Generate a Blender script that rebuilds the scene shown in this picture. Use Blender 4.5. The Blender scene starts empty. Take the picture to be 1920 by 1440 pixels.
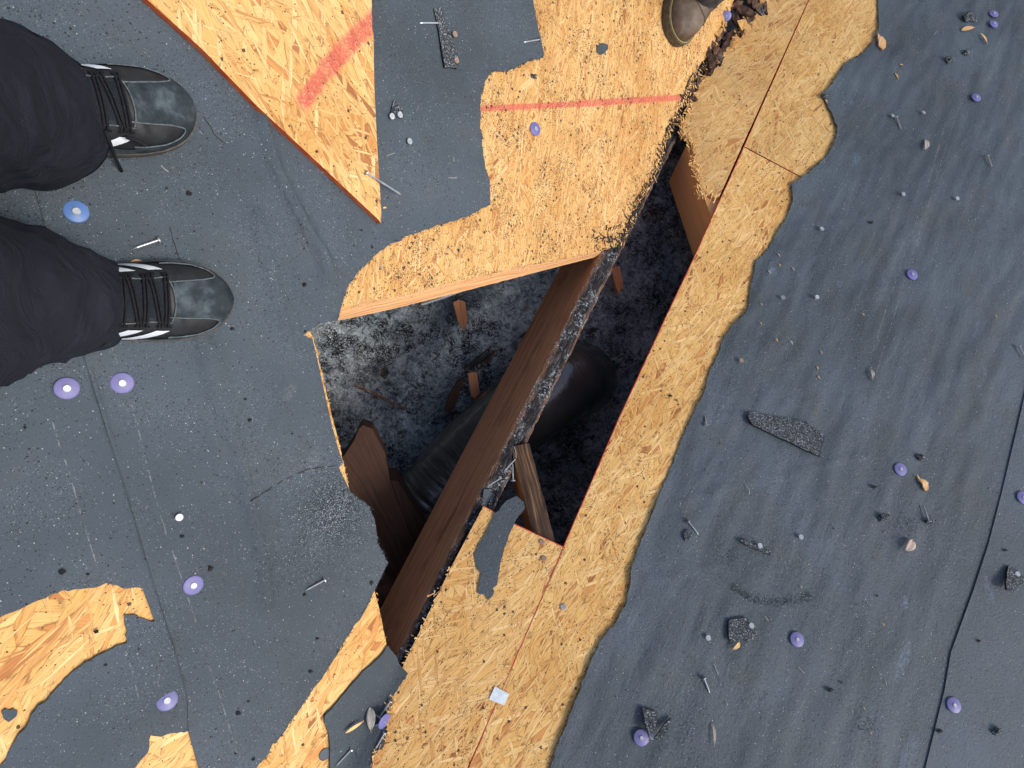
import bpy, math, random
import numpy as np
from mathutils import Vector, Matrix, noise
from mathutils.geometry import delaunay_2d_cdt
R = math.radians
random.seed(7)
S = bpy.context.scene
COL = S.collection

# ------------------------------------------------------------------ camera
# camera frame: x right, y down, z forward; G is up in that frame; N1/N2 are the two roof slopes' normals
F, CX, CY = 1150.0, 960.0, 720.0
P2 = np.array([-1.46879868e-03, 7.16004587e-03, 2.39784432e+01])
K_ = -1.77809950e-02
P1 = np.array([P2[0] + K_, P2[1] + .5153 * K_, P2[2] + K_ * (CX - 1384 + .5153 * CY)])
def nrm(a):
    a = np.array(a, float); return a / np.linalg.norm(a)
def plane(p):
    n = -np.array([p[0] * F, p[1] * F, p[2]]); L = np.linalg.norm(n)
    return n / L, F * .0254 / L                      # normal towards camera, distance
N1, D1 = plane(P1)
N2, D2 = plane(P2)
def camP(n, d, x, y, h=0.0):
    r = np.array([(x - CX) / F, (y - CY) / F, 1.0])
    return r * ((h - d) / (n @ r))
H1 = nrm(camP(N1, D1, 290, 1100) - camP(N1, D1, 190, 740))
G = np.cross(H1, N1 - N2); G = nrm(G); G = G * -np.sign(G[2])
XW = nrm(np.array([1, 0, 0]) - G[0] * G)
YW = np.cross(G, XW)
CAMZ = 1.9
RW = np.array([XW, YW, G])
def W(p): return RW @ p + np.array([0, 0, CAMZ])
cam = bpy.data.cameras.new('camera'); camo = bpy.data.objects.new('camera', cam); COL.objects.link(camo)
m = Matrix.Identity(4)
cx_, cy_, cz_ = RW @ np.array([1, 0, 0]), RW @ np.array([0, -1, 0]), RW @ np.array([0, 0, -1])
for i in range(3):
    m[i][0], m[i][1], m[i][2] = cx_[i], cy_[i], cz_[i]
m[2][3] = CAMZ
camo.matrix_world = m
cam.sensor_width = 36; cam.lens = F / 1920 * 36; cam.clip_end = 2000; cam.clip_start = .02
S.camera = camo
# ------------------------------------------------------------------ light
SUN_EL, SUN_DIR = 55, (.85, -.25)
w = bpy.data.worlds.new('World'); S.world = w; w.use_nodes = True
nt = w.node_tree; bg = nt.nodes['Background']
sky = nt.nodes.new('ShaderNodeTexSky'); sky.sky_type = 'NISHITA'; sky.sun_disc = False
sky.sun_elevation = R(SUN_EL); sky.sun_rotation = math.atan2(SUN_DIR[0], SUN_DIR[1])
sky.air_density = 1.0; sky.dust_density = 3.0; sky.ozone_density = 0.25
nt.links.new(sky.outputs[0], bg.inputs[0]); bg.inputs[1].default_value = .125
sl = bpy.data.lights.new('sun', 'SUN'); sl.energy = 1.15; sl.angle = R(14); sl.color = (1, .95, .88)
so = bpy.data.objects.new('sun', sl); COL.objects.link(so)
sd = Vector((SUN_DIR[0], SUN_DIR[1], 0)).normalized() * math.cos(R(SUN_EL)) + Vector((0, 0, math.sin(R(SUN_EL))))
so.rotation_euler = sd.to_track_quat('Z', 'Y').to_euler(); so.location = sd * 10
S.view_settings.view_transform = 'Standard'; S.view_settings.look = 'None'
S.view_settings.exposure = 0.75; S.view_settings.gamma = 1; S.view_settings.use_curve_mapping = False

# ------------------------------------------------------------------ geometry helpers
n1w, n2w = RW @ N1, RW @ N2
VAL = nrm(W(camP(N1, D1, 700, 1327)) - W(camP(N1, D1, 1200, 357)))      # along the valley, uphill
class Pl:
    def __init__(s, n, d):
        s.nc, s.d = n, d; s.n = RW @ n
        s.eu = VAL - (VAL @ s.n) * s.n; s.eu /= np.linalg.norm(s.eu); s.ev = np.cross(s.n, s.eu)
        s.o = np.array([0, 0, CAMZ]) - s.n * d
    def px(s, x, y, h=0.0): return W(camP(s.nc, s.d, x, y, h))
    def uv(s, p): q = np.asarray(p) - s.o; return np.array([q @ s.eu, q @ s.ev])
    def uvpx(s, x, y, h=0.0): return s.uv(s.px(x, y, h))
    def p(s, u, v, h=0.0): return s.o + u * s.eu + v * s.ev + h * s.n
A_, B_ = Pl(N1, D1), Pl(N2, D2)
def zpx(x, y, z):                                      # pixel ray met with the level plane at height z
    r = RW @ np.array([(x - CX) / F, (y - CY) / F, 1.0]); t = (z - CAMZ) / r[2]
    return np.array([0, 0, CAMZ]) + r * t
def roof_z(x, y):
    return max((A_.o @ A_.n - A_.n[0] * x - A_.n[1] * y) / A_.n[2], (B_.o @ B_.n - B_.n[0] * x - B_.n[1] * y) / B_.n[2])

def tag(o, label=None, cat=None, group=None, kind=None):
    if label: o['label'] = label
    if cat: o['category'] = cat
    if group: o['group'] = group
    if kind: o['kind'] = kind
    return o
def empty(name, loc):
    o = bpy.data.objects.new(name, None); o.empty_display_size = .05; o.location = Vector(loc); COL.objects.link(o); return o
def mk(name, verts, faces, mats, midx=None, uvs=None, parent=None, smooth=False, cols=None):
    V = np.array(verts, float)
    c = np.array(parent.matrix_world.translation) * 0 + np.array(parent.location) if parent is not None and parent.parent is None else None
    if parent is not None:
        c = np.array(world_loc(parent))
    else:
        c = (V.min(0) + V.max(0)) / 2
    me = bpy.data.meshes.new(name); me.from_pydata((V - c).tolist(), [], [list(f) for f in faces])
    if not isinstance(mats, (list, tuple)): mats = [mats]
    for mm in mats: me.materials.append(mm)
    if midx is not None: me.polygons.foreach_set('material_index', midx)
    if uvs is not None:
        l = me.uv_layers.new(name='UVMap'); vi = np.empty(len(me.loops), int); me.loops.foreach_get('vertex_index', vi)
        l.data.foreach_set('uv', np.array(uvs, float)[vi].ravel())
    if cols is not None:
        at = me.color_attributes.new('tone', 'FLOAT_COLOR', 'POINT'); at.data.foreach_set('color', np.array(cols, float).ravel())
    if smooth: me.polygons.foreach_set('use_smooth', [True] * len(me.polygons))
    o = bpy.data.objects.new(name, me); COL.objects.link(o)
    if parent is None: o.location = c
    else: o.parent = parent
    me.update(); return o
def world_loc(o):
    v = Vector(o.location)
    while o.parent: o = o.parent; v += Vector(o.location)
    return v
def fbm(p, oct=3):
    a, s, t = 1, 0, 0
    for i in range(oct):
        s += a * noise.noise(Vector(p) * (2 ** i)); t += a; a *= .5
    return s / t
def inside(pts, ring):
    x, y = pts[:, 0], pts[:, 1]; r = np.array(ring); c = np.zeros(len(pts), bool); j = len(r) - 1
    for i in range(len(r)):
        xi, yi = r[i]; xj, yj = r[j]
        if yi != yj:
            k = ((yi > y) != (yj > y)) & (x < (xj - xi) * (y - yi) / (yj - yi) + xi); c ^= k
        j = i
    return c
def ring_uv(pl, pts, h=0, step=.006, amp=.0015, seed=0):
    """pixel outline -> plane metres; entries (x, y) torn edge follows, (x, y, 1) straight edge follows"""
    q = [(pl.uvpx(p[0], p[1], h), len(p) > 2) for p in pts]; out = []
    for i, (a, st) in enumerate(q):
        b = q[(i + 1) % len(q)][0]; L = np.linalg.norm(b - a); out.append(tuple(a))
        n = 0 if st or L > .6 else int(L / step)
        if n < 1: continue
        t = (b - a) / L; nn = np.array([-t[1], t[0]])
        for k in range(1, n + 1):
            s = k / (n + 1); c = a + (b - a) * s
            e = min(1, 4 * s, 4 * (1 - s))
            d = amp * e * (1.3 * noise.noise(Vector((c[0] * 60, c[1] * 60, seed))) + 1.0 * noise.noise(Vector((c[0] * 210, c[1] * 210, seed + 9))) + random.uniform(-.35, .35))
            out.append(tuple(c + nn * d))
    return out
def cdt(rings, spacing=None, win=None):
    pts, edges = [], []
    for r in rings:
        b = len(pts); pts += [tuple(p) for p in r]; edges += [(b + i, b + (i + 1) % len(r)) for i in range(len(r))]
    nb = len(pts)
    if spacing:
        o = np.array(rings[0]); lo, hi = o.min(0), o.max(0)
        if win is not None: lo, hi = np.maximum(lo, win[0]), np.minimum(hi, win[1])
        gx, gy = np.meshgrid(np.arange(lo[0], hi[0], spacing), np.arange(lo[1], hi[1], spacing)); gx[1::2] += spacing / 2
        g = np.stack([gx.ravel(), gy.ravel()], 1); g += np.random.RandomState(1).uniform(-.2, .2, g.shape) * spacing
        ok = inside(g, rings[0])
        for r in rings[1:]: ok &= ~inside(g, r)
        # keep clear of the outline
        bd = np.concatenate([np.array(r) for r in rings]); g = g[ok]; keep = np.ones(len(g), bool)
        for i in range(0, len(g), 2000):
            dd = ((g[i:i + 2000, None, :] - bd[None]) ** 2).sum(2).min(1); keep[i:i + 2000] = dd > (spacing * .45) ** 2
        pts += [tuple(p) for p in g[keep]]
    v, e, f, *_ = delaunay_2d_cdt([Vector(p) for p in pts], edges, [], 0, 1e-6)
    v = np.array([(q.x, q.y) for q in v]); f = np.array([list(t) for t in f if len(t) == 3])
    c = v[f].mean(1); ok = inside(c, rings[0])
    for r in rings[1:]: ok &= ~inside(c, r)
    f = f[ok]
    # wind counter-clockwise
    a, b, d = v[f[:, 0]], v[f[:, 1]], v[f[:, 2]]
    s = (b[:, 0] - a[:, 0]) * (d[:, 1] - a[:, 1]) - (b[:, 1] - a[:, 1]) * (d[:, 0] - a[:, 0])
    f[s < 0] = f[s < 0][:, ::-1]
    return v, f
def bnd_edges(f):
    c = {}
    for t in f:
        for i in range(3):
            a, b = int(t[i]), int(t[(i + 1) % 3]); c[(a, b)] = 1
    return [(a, b) for (a, b) in c if (b, a) not in c]
def sheet(name, pl, rings, h, thick, mats, spacing=None, win=None, hf=None, bottom=True, parent=None, smooth=True, side=1, extra=None, curl=0):
    v, f = cdt(rings, spacing, win)
    hh = np.full(len(v), h, float)
    if curl:
        bd = np.concatenate([np.array(r) for r in rings])
        for i in range(0, len(v), 1000):
            d = np.sqrt(((v[i:i + 1000, None, :] - bd[None]) ** 2).sum(2).min(1))
            hh[i:i + 1000] += curl * np.exp(-d / .011) * np.array([max(0, .25 + 1.2 * noise.noise(Vector((p[0] * 24, p[1] * 24, 6.5)))) for p in v[i:i + 1000]])
    if hf is not None: hh = hh + np.array([hf(p[0], p[1]) for p in v])
    n = len(v); top = [pl.p(v[i, 0], v[i, 1], hh[i]) for i in range(n)]
    V = list(top); Fc = [list(t) for t in f]; MI = [0] * len(Fc); UV = [tuple(p) for p in v]
    V += [pl.p(v[i, 0], v[i, 1], hh[i] - thick) for i in range(n)]; UV += [tuple(p) for p in v]
    be = bnd_edges(f)
    # side walls get own vertices so shading stays crisp
    mp = {}
    def dupv(i):
        if i not in mp: mp[i] = len(V); V.append(V[i]); UV.append(UV[i])
        return mp[i]
    for a, b in be:
        Fc.append([dupv(b), dupv(a), dupv(a + n), dupv(b + n)]); MI.append(side)
    if bottom:
        for t in f: Fc.append([int(t[2]) + n, int(t[1]) + n, int(t[0]) + n]); MI.append(0)
    cols = None
    if extra:
        for ev, ef, em in extra:
            b = len(V); V += [pl.p(*q) for q in ev]; UV += [(q[0], q[1]) for q in ev]; Fc += [[i + b for i in t] for t in ef]; MI += [em] * len(ef)
    o = mk(name, V, Fc, mats, MI, UV, parent)
    if smooth:
        o.data.polygons.foreach_set('use_smooth', [k == 0 for k in MI])
    return o
def tube(pts, rad, seg=8, cap=True, up=None):
    """swept tube; rad number or list"""
    pts = [np.array(p, float) for p in pts]; n = len(pts); V, Fc = [], []
    rad = [rad] * n if not hasattr(rad, '__len__') else rad
    ref = None
    for i in range(n):
        t = nrm(pts[min(i + 1, n - 1)] - pts[max(i - 1, 0)])
        if ref is None: ref = nrm(np.cross(t, [0, 0, 1] if abs(t[2]) < .9 else [1, 0, 0]))
        ref = nrm(ref - (ref @ t) * t); b = np.cross(t, ref)
        for k in range(seg):
            a = 2 * math.pi * k / seg; V.append(pts[i] + rad[i] * (math.cos(a) * ref + math.sin(a) * b))
    for i in range(n - 1):
        for k in range(seg):
            Fc.append([i * seg + k, i * seg + (k + 1) % seg, (i + 1) * seg + (k + 1) % seg, (i + 1) * seg + k])
    if cap: Fc.append(list(range(seg))[::-1]); Fc.append([(n - 1) * seg + k for k in range(seg)])
    return V, Fc
def merge(*parts):
    V, Fc = [], []
    for v, f in parts:
        b = len(V); V += list(v); Fc += [[i + b for i in t] for t in f]
    return V, Fc

# ------------------------------------------------------------------ materials
class NB:
    def __init__(s, name):
        s.m = bpy.data.materials.new(name); s.m.use_nodes = True; s.t = s.m.node_tree; s.b = s.t.nodes['Principled BSDF']
    def n(s, ty, **k):
        x = s.t.nodes.new('ShaderNode' + ty)
        for a, b in k.items(): setattr(x, a, b)
        return x
    def put(s, sock, v):
        if hasattr(v, 'is_output') or isinstance(v, bpy.types.NodeSocket): s.t.links.new(v, sock)
        elif isinstance(v, (tuple, list)) and sock.type == 'RGBA' and len(v) == 3: sock.default_value = (*v, 1)
        else: sock.default_value = v
    def math(s, op, a, b=None, c=None, clamp=False):
        x = s.n('Math', operation=op, use_clamp=clamp); s.put(x.inputs[0], a)
        if b is not None: s.put(x.inputs[1], b)
        if c is not None: s.put(x.inputs[2], c)
        return x.outputs[0]
    def vec(s, x=0, y=0, z=0):
        c = s.n('CombineXYZ')
        for i, q in enumerate((x, y, z)): s.put(c.inputs[i], q)
        return c.outputs[0]
    def mix(s, f, a, b, mode='MIX'):
        x = s.n('Mix', data_type='RGBA', blend_type=mode); s.put(x.inputs[0], f); s.put(x.inputs[6], a); s.put(x.inputs[7], b); return x.outputs[2]
    def ramp(s, f, stops, interp='LINEAR'):
        x = s.n('ValToRGB'); x.color_ramp.interpolation = interp; e = x.color_ramp.elements
        while len(e) < len(stops): e.new(.5)
        for i, (p, c) in enumerate(stops): e[i].position = p; e[i].color = (*c, 1) if len(c) == 3 else c
        s.put(x.inputs[0], f); return x.outputs[0]
    def noise(s, v, scale=1, detail=3, rough=.55, dist=0, dim='3D', w=None):
        x = s.n('TexNoise', noise_dimensions=dim); s.put(x.inputs['Vector'], v); x.inputs['Scale'].default_value = scale
        x.inputs['Detail'].default_value = detail; x.inputs['Roughness'].default_value = rough; x.inputs['Distortion'].default_value = dist
        return x.outputs[0]
    def vor(s, v, scale=1, feat='F1', rnd=1.0, dim='2D'):
        x = s.n('TexVoronoi', feature=feat, voronoi_dimensions=dim); s.put(x.inputs['Vector'], v); x.inputs['Scale'].default_value = scale; x.inputs['Randomness'].default_value = rnd
        return x
    def step(s, v, lo, hi):
        x = s.n('MapRange', interpolation_type='SMOOTHSTEP'); s.put(x.inputs[0], v); s.put(x.inputs[1], lo); s.put(x.inputs[2], hi); return x.outputs[0]
    def uv(s):
        x = s.n('UVMap', uv_map='UVMap'); q = s.n('SeparateXYZ'); s.t.links.new(x.outputs[0], q.inputs[0]); return x.outputs[0], q.outputs[0], q.outputs[1]
    def obj(s): return s.n('TexCoord').outputs['Object']
    def bump(s, h, strength=.5, dist=.001):
        x = s.n('Bump'); s.put(x.inputs['Height'], h); x.inputs['Strength'].default_value = strength; x.inputs['Distance'].default_value = dist
        s.t.links.new(x.outputs[0], s.b.inputs['Normal'])
    def out(s, col=None, rough=None, spec=None, metal=None):
        if col is not None: s.put(s.b.inputs['Base Color'], col)
        if rough is not None: s.put(s.b.inputs['Roughness'], rough)
        if spec is not None: s.put(s.b.inputs['Specular IOR Level'], spec)
        if metal is not None: s.b.inputs['Metallic'].default_value = metal
        return s.m

def seg_mask(N, u, v, a, b, wd, soft, wob=None):
    """soft-edged band along the stroke a-b (plane metres)"""
    a, b = np.array(a), np.array(b); L = np.linalg.norm(b - a); t = (b - a) / L
    du, dv = N.math('SUBTRACT', u, float(a[0])), N.math('SUBTRACT', v, float(a[1]))
    al = N.math('ADD', N.math('MULTIPLY', du, float(t[0])), N.math('MULTIPLY', dv, float(t[1])))
    ac = N.math('ABSOLUTE', N.math('SUBTRACT', N.math('MULTIPLY', dv, float(t[0])), N.math('MULTIPLY', du, float(t[1]))))
    if wob is not None: ac = N.math('ADD', ac, wob)
    m1 = N.math('SUBTRACT', 1.0, N.step(ac, wd - soft, wd + soft))
    e = N.math('MULTIPLY', N.step(al, -soft * 2, soft * 2), N.math('SUBTRACT', 1.0, N.step(al, L - soft * 2, L + soft * 2)))
    return N.math('MULTIPLY', m1, e)

def osb_mat(name, tint=(1, 1, 1), grit=.5, paint=(), seed=0, fine=1.0, stain=(), dull=0.0, ang=0, sc=1.0):
    N = NB(name); uv, u, v = N.uv()
    warp = N.n('TexNoise', noise_dimensions='2D'); N.t.links.new(uv, warp.inputs['Vector']); warp.inputs['Scale'].default_value = 38; warp.inputs['Detail'].default_value = 2
    ws = N.n('SeparateXYZ'); N.t.links.new(warp.outputs['Color'], ws.inputs[0])
    wu = N.math('ADD', u, N.math('MULTIPLY', N.math('SUBTRACT', ws.outputs[0], .5), .0026))
    wv = N.math('ADD', v, N.math('MULTIPLY', N.math('SUBTRACT', ws.outputs[1], .5), .0026))
    # ragged flake ends
    jag = N.math('MULTIPLY', N.math('SUBTRACT', N.noise(uv, 700, 1, dim='2D'), .5), .0016)
    pal = [(0, (0.720, 0.449, 0.172)), (.28, (0.670, 0.397, 0.136)), (.5, (0.750, 0.496, 0.207)), (.70, (0.690, 0.421, 0.154)), (.86, (0.640, 0.345, 0.114)), (.95, (0.550, 0.255, 0.084)), (.982, (0.420, 0.175, 0.066)), (1, (0.280, 0.113, 0.044))]
    pal2 = [(0, (0.750, 0.491, 0.207)), (.35, (0.650, 0.373, 0.128)), (.6, (0.800, 0.567, 0.273)), (.85, (0.690, 0.416, 0.158)), (1, (0.530, 0.265, 0.092))]
    L = [(0, .12, .024, 1), (-24, .10, .022, .55), (31, .105, .019, .5), (72, .085, .016, .34), (-62, .08, .015, .36), (9, .095, .013, .45), (-13, .085, .010, .4), (20, .07, .007, .34), (-38, .055, .005, .28), (4, .06, .0036, .3), (50, .035, .0028, .16), (-8, .045, .0022, .26)]
    col = None; hgt = 0.0; line = 0.0
    for i, (an, ln, wd, pr) in enumerate(L):
        a = R(an + ang); c, s = math.cos(a), math.sin(a); ln *= sc; wd *= sc
        if i >= 7: pr *= fine * .8
        px = N.math('ADD', N.math('ADD', N.math('MULTIPLY', wu, c), N.math('MULTIPLY', wv, s)), jag)
        py = N.math('SUBTRACT', N.math('MULTIPLY', wv, c), N.math('MULTIPLY', wu, s))
        q = N.vec(N.math('MULTIPLY_ADD', px, 1 / ln, seed + 3.1 * i), N.math('MULTIPLY_ADD', py, 1 / wd, seed * .7 + 1.7 * i))
        vo = N.vor(q); rs = N.n('SeparateColor'); N.t.links.new(vo.outputs['Color'], rs.inputs[0]); r1, r2, r3 = rs.outputs
        ed = N.vor(q, feat='DISTANCE_TO_EDGE').outputs['Distance']
        gv = N.vec(N.math('MULTIPLY', px, 22), N.math('MULTIPLY', py, 620), N.math('MULTIPLY', r3, 60))
        gr = N.noise(gv, 1, 2, .6)
        ci = N.ramp(r2, pal if i < 8 else pal2)
        ci = N.mix(1.0, ci, N.ramp(gr, [(.28, (.72, .65, .56)), (.45, (.96, .95, .93)), (.72, (1.13, 1.15, 1.20))]), 'MULTIPLY')
        ln_ = N.math('SUBTRACT', 1.0, N.step(ed, .012, .075 if i < 7 else .12))
        if col is None: col = ci; hgt = N.math('MULTIPLY', gr, .35); line = ln_; continue
        mk_ = N.math('LESS_THAN', r1, pr)
        mk_ = N.math('MULTIPLY', mk_, N.math('SUBTRACT', 1.0, N.step(gr, .66, .70))) if i % 2 else mk_
        col = N.mix(mk_, col, ci)
        lay = N.math('ADD', N.math('MULTIPLY', gr, .35), N.math('MULTIPLY', r3, .8))
        hgt = N.math('ADD', N.math('MULTIPLY', hgt, N.math('SUBTRACT', 1.0, mk_)), N.math('MULTIPLY', lay, mk_))
        line = N.math('ADD', N.math('MULTIPLY', line, N.math('SUBTRACT', 1.0, mk_)), N.math('MULTIPLY', ln_, mk_))
    lb = N.step(N.noise(uv, 60, 3, dim='2D'), .38, .62)
    col = N.mix(N.math('MULTIPLY', line, N.math('MULTIPLY_ADD', lb, .5, .2)), col, (.20, .085, .03))
    # broad tone changes and weathering
    big = N.noise(uv, 5, 4, .6, dim='2D')
    col = N.mix(1.0, col, N.ramp(big, [(.3, (.90, .84, .76)), (.5, (1, 1, 1)), (.7, (1.05, 1.07, 1.1))]), 'MULTIPLY')
    if dull: col = N.mix(N.math('MULTIPLY', N.step(N.noise(uv, 9, 4, dim='2D'), .35, .65), dull), col, (.40, .29, .15))
    col = N.mix(1.0, col, tint, 'MULTIPLY')
    # spray paint
    for a, b, wd in paint:
        wob = N.math('MULTIPLY', N.math('SUBTRACT', N.noise(uv, 130, 3, dim='2D'), .5), wd * .9)
        pm = seg_mask(N, u, v, a, b, wd, wd * .4, wob)
        pm = N.math('MULTIPLY', pm, N.math('MULTIPLY_ADD', N.step(N.noise(uv, 260, 3, dim='2D'), .3, .6), .45, .42))
        pm = N.math('MULTIPLY', pm, N.math('SUBTRACT', 1.0, N.math('MULTIPLY', line, .5)))
        col = N.mix(pm, col, (.58, .07, .075))
    # black tar crumbs ground into the board
    g1 = N.vor(uv, 300); gs = N.n('SeparateColor'); N.t.links.new(g1.outputs['Color'], gs.inputs[0])
    dens = N.step(N.noise(uv, 14, 3, dim='2D'), .42, .68)
    thr = N.math('MULTIPLY', N.math('MULTIPLY_ADD', dens, .30, .05), grit)
    gm = N.math('MULTIPLY', N.math('LESS_THAN', gs.outputs[0], thr), N.math('LESS_THAN', g1.outputs['Distance'], N.math('MULTIPLY_ADD', gs.outputs[1], .26, .12)))
    g2 = N.vor(uv, 95); gs2 = N.n('SeparateColor'); N.t.links.new(g2.outputs['Color'], gs2.inputs[0])
    gd = N.math('ADD', g2.outputs['Distance'], N.math('MULTIPLY', N.noise(uv, 420, 2, dim='2D'), .35))
    gm2 = N.math('MULTIPLY', N.math('LESS_THAN', gs2.outputs[0], N.math('MULTIPLY', thr, .32)), N.math('LESS_THAN', gd, .40))
    # little dark curled fibres
    fv = N.math('ABSOLUTE', N.math('SUBTRACT', N.noise(uv, 240, 2, .5, 1.2, dim='2D'), .5))
    fm = N.math('MULTIPLY', N.math('LESS_THAN', fv, .018), N.math('MULTIPLY', N.step(N.noise(uv, 55, 2, dim='2D'), .56, .62), N.math('MULTIPLY', dens, min(1, grit * 1.1))))
    gm = N.math('MAXIMUM', N.math('MAXIMUM', gm, gm2), N.math('MULTIPLY', fm, .85))
    col = N.mix(N.math('MULTIPLY', gm, .9), col, (.022, .02, .02))
    for (cu, cv, ru, rv, an, st) in stain:     # grey tar smears / rot
        c, s = math.cos(an), math.sin(an)
        du, dv = N.math('SUBTRACT', u, float(cu)), N.math('SUBTRACT', v, float(cv))
        xx = N.math('DIVIDE', N.math('ADD', N.math('MULTIPLY', du, c), N.math('MULTIPLY', dv, s)), ru)
        yy = N.math('DIVIDE', N.math('SUBTRACT', N.math('MULTIPLY', dv, c), N.math('MULTIPLY', du, s)), rv)
        d = N.math('ADD', N.math('MULTIPLY', xx, xx), N.math('MULTIPLY', yy, yy))
        d = N.math('SUBTRACT', 1.0, N.step(d, .1, 1.0))
        k = N.step(N.math('ADD', N.noise(N.vec(N.math('MULTIPLY', u, 1.0), N.math('MULTIPLY', v, 2.4)), 330, 5, .85), N.math('MULTIPLY_ADD', d, .46 * st - .05, -.31)), .485, .515)
        col = N.mix(N.math('MULTIPLY', N.math('MULTIPLY', k, N.step(d, 0.02, .3)), .85), col, (.035, .037, .042))
    N.bump(N.math('SUBTRACT', hgt, N.math('MULTIPLY', line, .35)), .55, .0011)
    return N.out(col, .72, .25)

def simple_mat(name, c1, c2, scale=80, rough=.7, spec=.3, bump=.3, bscale=300, metal=0, bdist=.0008):
    N = NB(name); o = N.obj(); col = N.ramp(N.noise(o, scale, 4), [(.3, c1), (.7, c2)])
    if bump: N.bump(N.noise(o, bscale, 3), bump, bdist)
    return N.out(col, rough, spec, metal)
def wood_mat(name, pal, rough=.7, knots=True, dirt=.3, gscale=1.0):
    """u along the grain, v across (metres)"""
    N = NB(name); uv, u, v = N.uv()
    wv = N.math('ADD', v, N.math('MULTIPLY', N.noise(N.vec(N.math('MULTIPLY', u, 5), N.math('MULTIPLY', v, 9)), 1, 2), .03))
    g = N.noise(N.vec(N.math('MULTIPLY', u, 2.5), N.math('MULTIPLY', wv, 190 * gscale)), 1, 3, .6)
    f = N.noise(N.vec(N.math('MULTIPLY', u, 18), N.math('MULTIPLY', v, 900)), 1, 2)
    b = N.noise(N.vec(N.math('MULTIPLY', u, 9), N.math('MULTIPLY', v, 22)), 1, 4, .65)
    col = N.ramp(N.math('ADD', N.math('MULTIPLY', g, .7), N.math('MULTIPLY', f, .3)), [(.3, pal[0]), (.5, pal[1]), (.7, pal[2])])
    col = N.mix(N.math('MULTIPLY', N.step(b, .5, .7), dirt), col, tuple(c * .35 for c in pal[0]))
    N.bump(N.math('ADD', g, N.math('MULTIPLY', f, .5)), .4, .0012)
    return N.out(col, rough, .3)
def char_mat(name):
    N = NB(name); uv, u, v = N.uv(); o = N.obj()
    n1 = N.noise(N.vec(N.math('MULTIPLY', u, 30), N.math('MULTIPLY', v, 190)), 1, 5, .75)
    sp = N.vor(o, 330, dim='3D'); ss = N.n('SeparateColor'); N.t.links.new(sp.outputs['Color'], ss.inputs[0])
    col = N.ramp(n1, [(.36, (.008, .008, .009)), (.52, (.030, .029, .031)), (.62, (.085, .078, .075)), (.74, (.30, .26, .22))])
    e1 = N.math('ABSOLUTE', N.math('SUBTRACT', v, .020))
    e2 = N.step(N.math('ADD', e1, N.math('MULTIPLY', N.math('SUBTRACT', N.noise(N.vec(N.math('MULTIPLY', u, 16), N.math('MULTIPLY', v, 90)), 1, 4, .65), .5), .034)), .011, .017)
    col = N.mix(N.math('MULTIPLY', e2, .85), col, N.ramp(N.noise(N.vec(N.math('MULTIPLY', u, 25), N.math('MULTIPLY', v, 420)), 1, 3), [(.35, (.07, .035, .022)), (.6, (.24, .135, .085)), (.75, (.42, .29, .20))]))
    cl = N.step(N.noise(o, 26, 4, .65), .44, .58)
    col = N.mix(N.math('MULTIPLY', N.math('MULTIPLY', N.math('LESS_THAN', ss.outputs[0], .40), cl), .9), col, N.ramp(ss.outputs[1], [(0, (.05, .055, .06)), (.7, (.20, .22, .235)), (1, (.42, .45, .47))]))
    N.bump(N.math('ADD', n1, N.math('MULTIPLY', sp.outputs['Distance'], .5)), 1.0, .004)
    return N.out(col, .85, .12)

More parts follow.
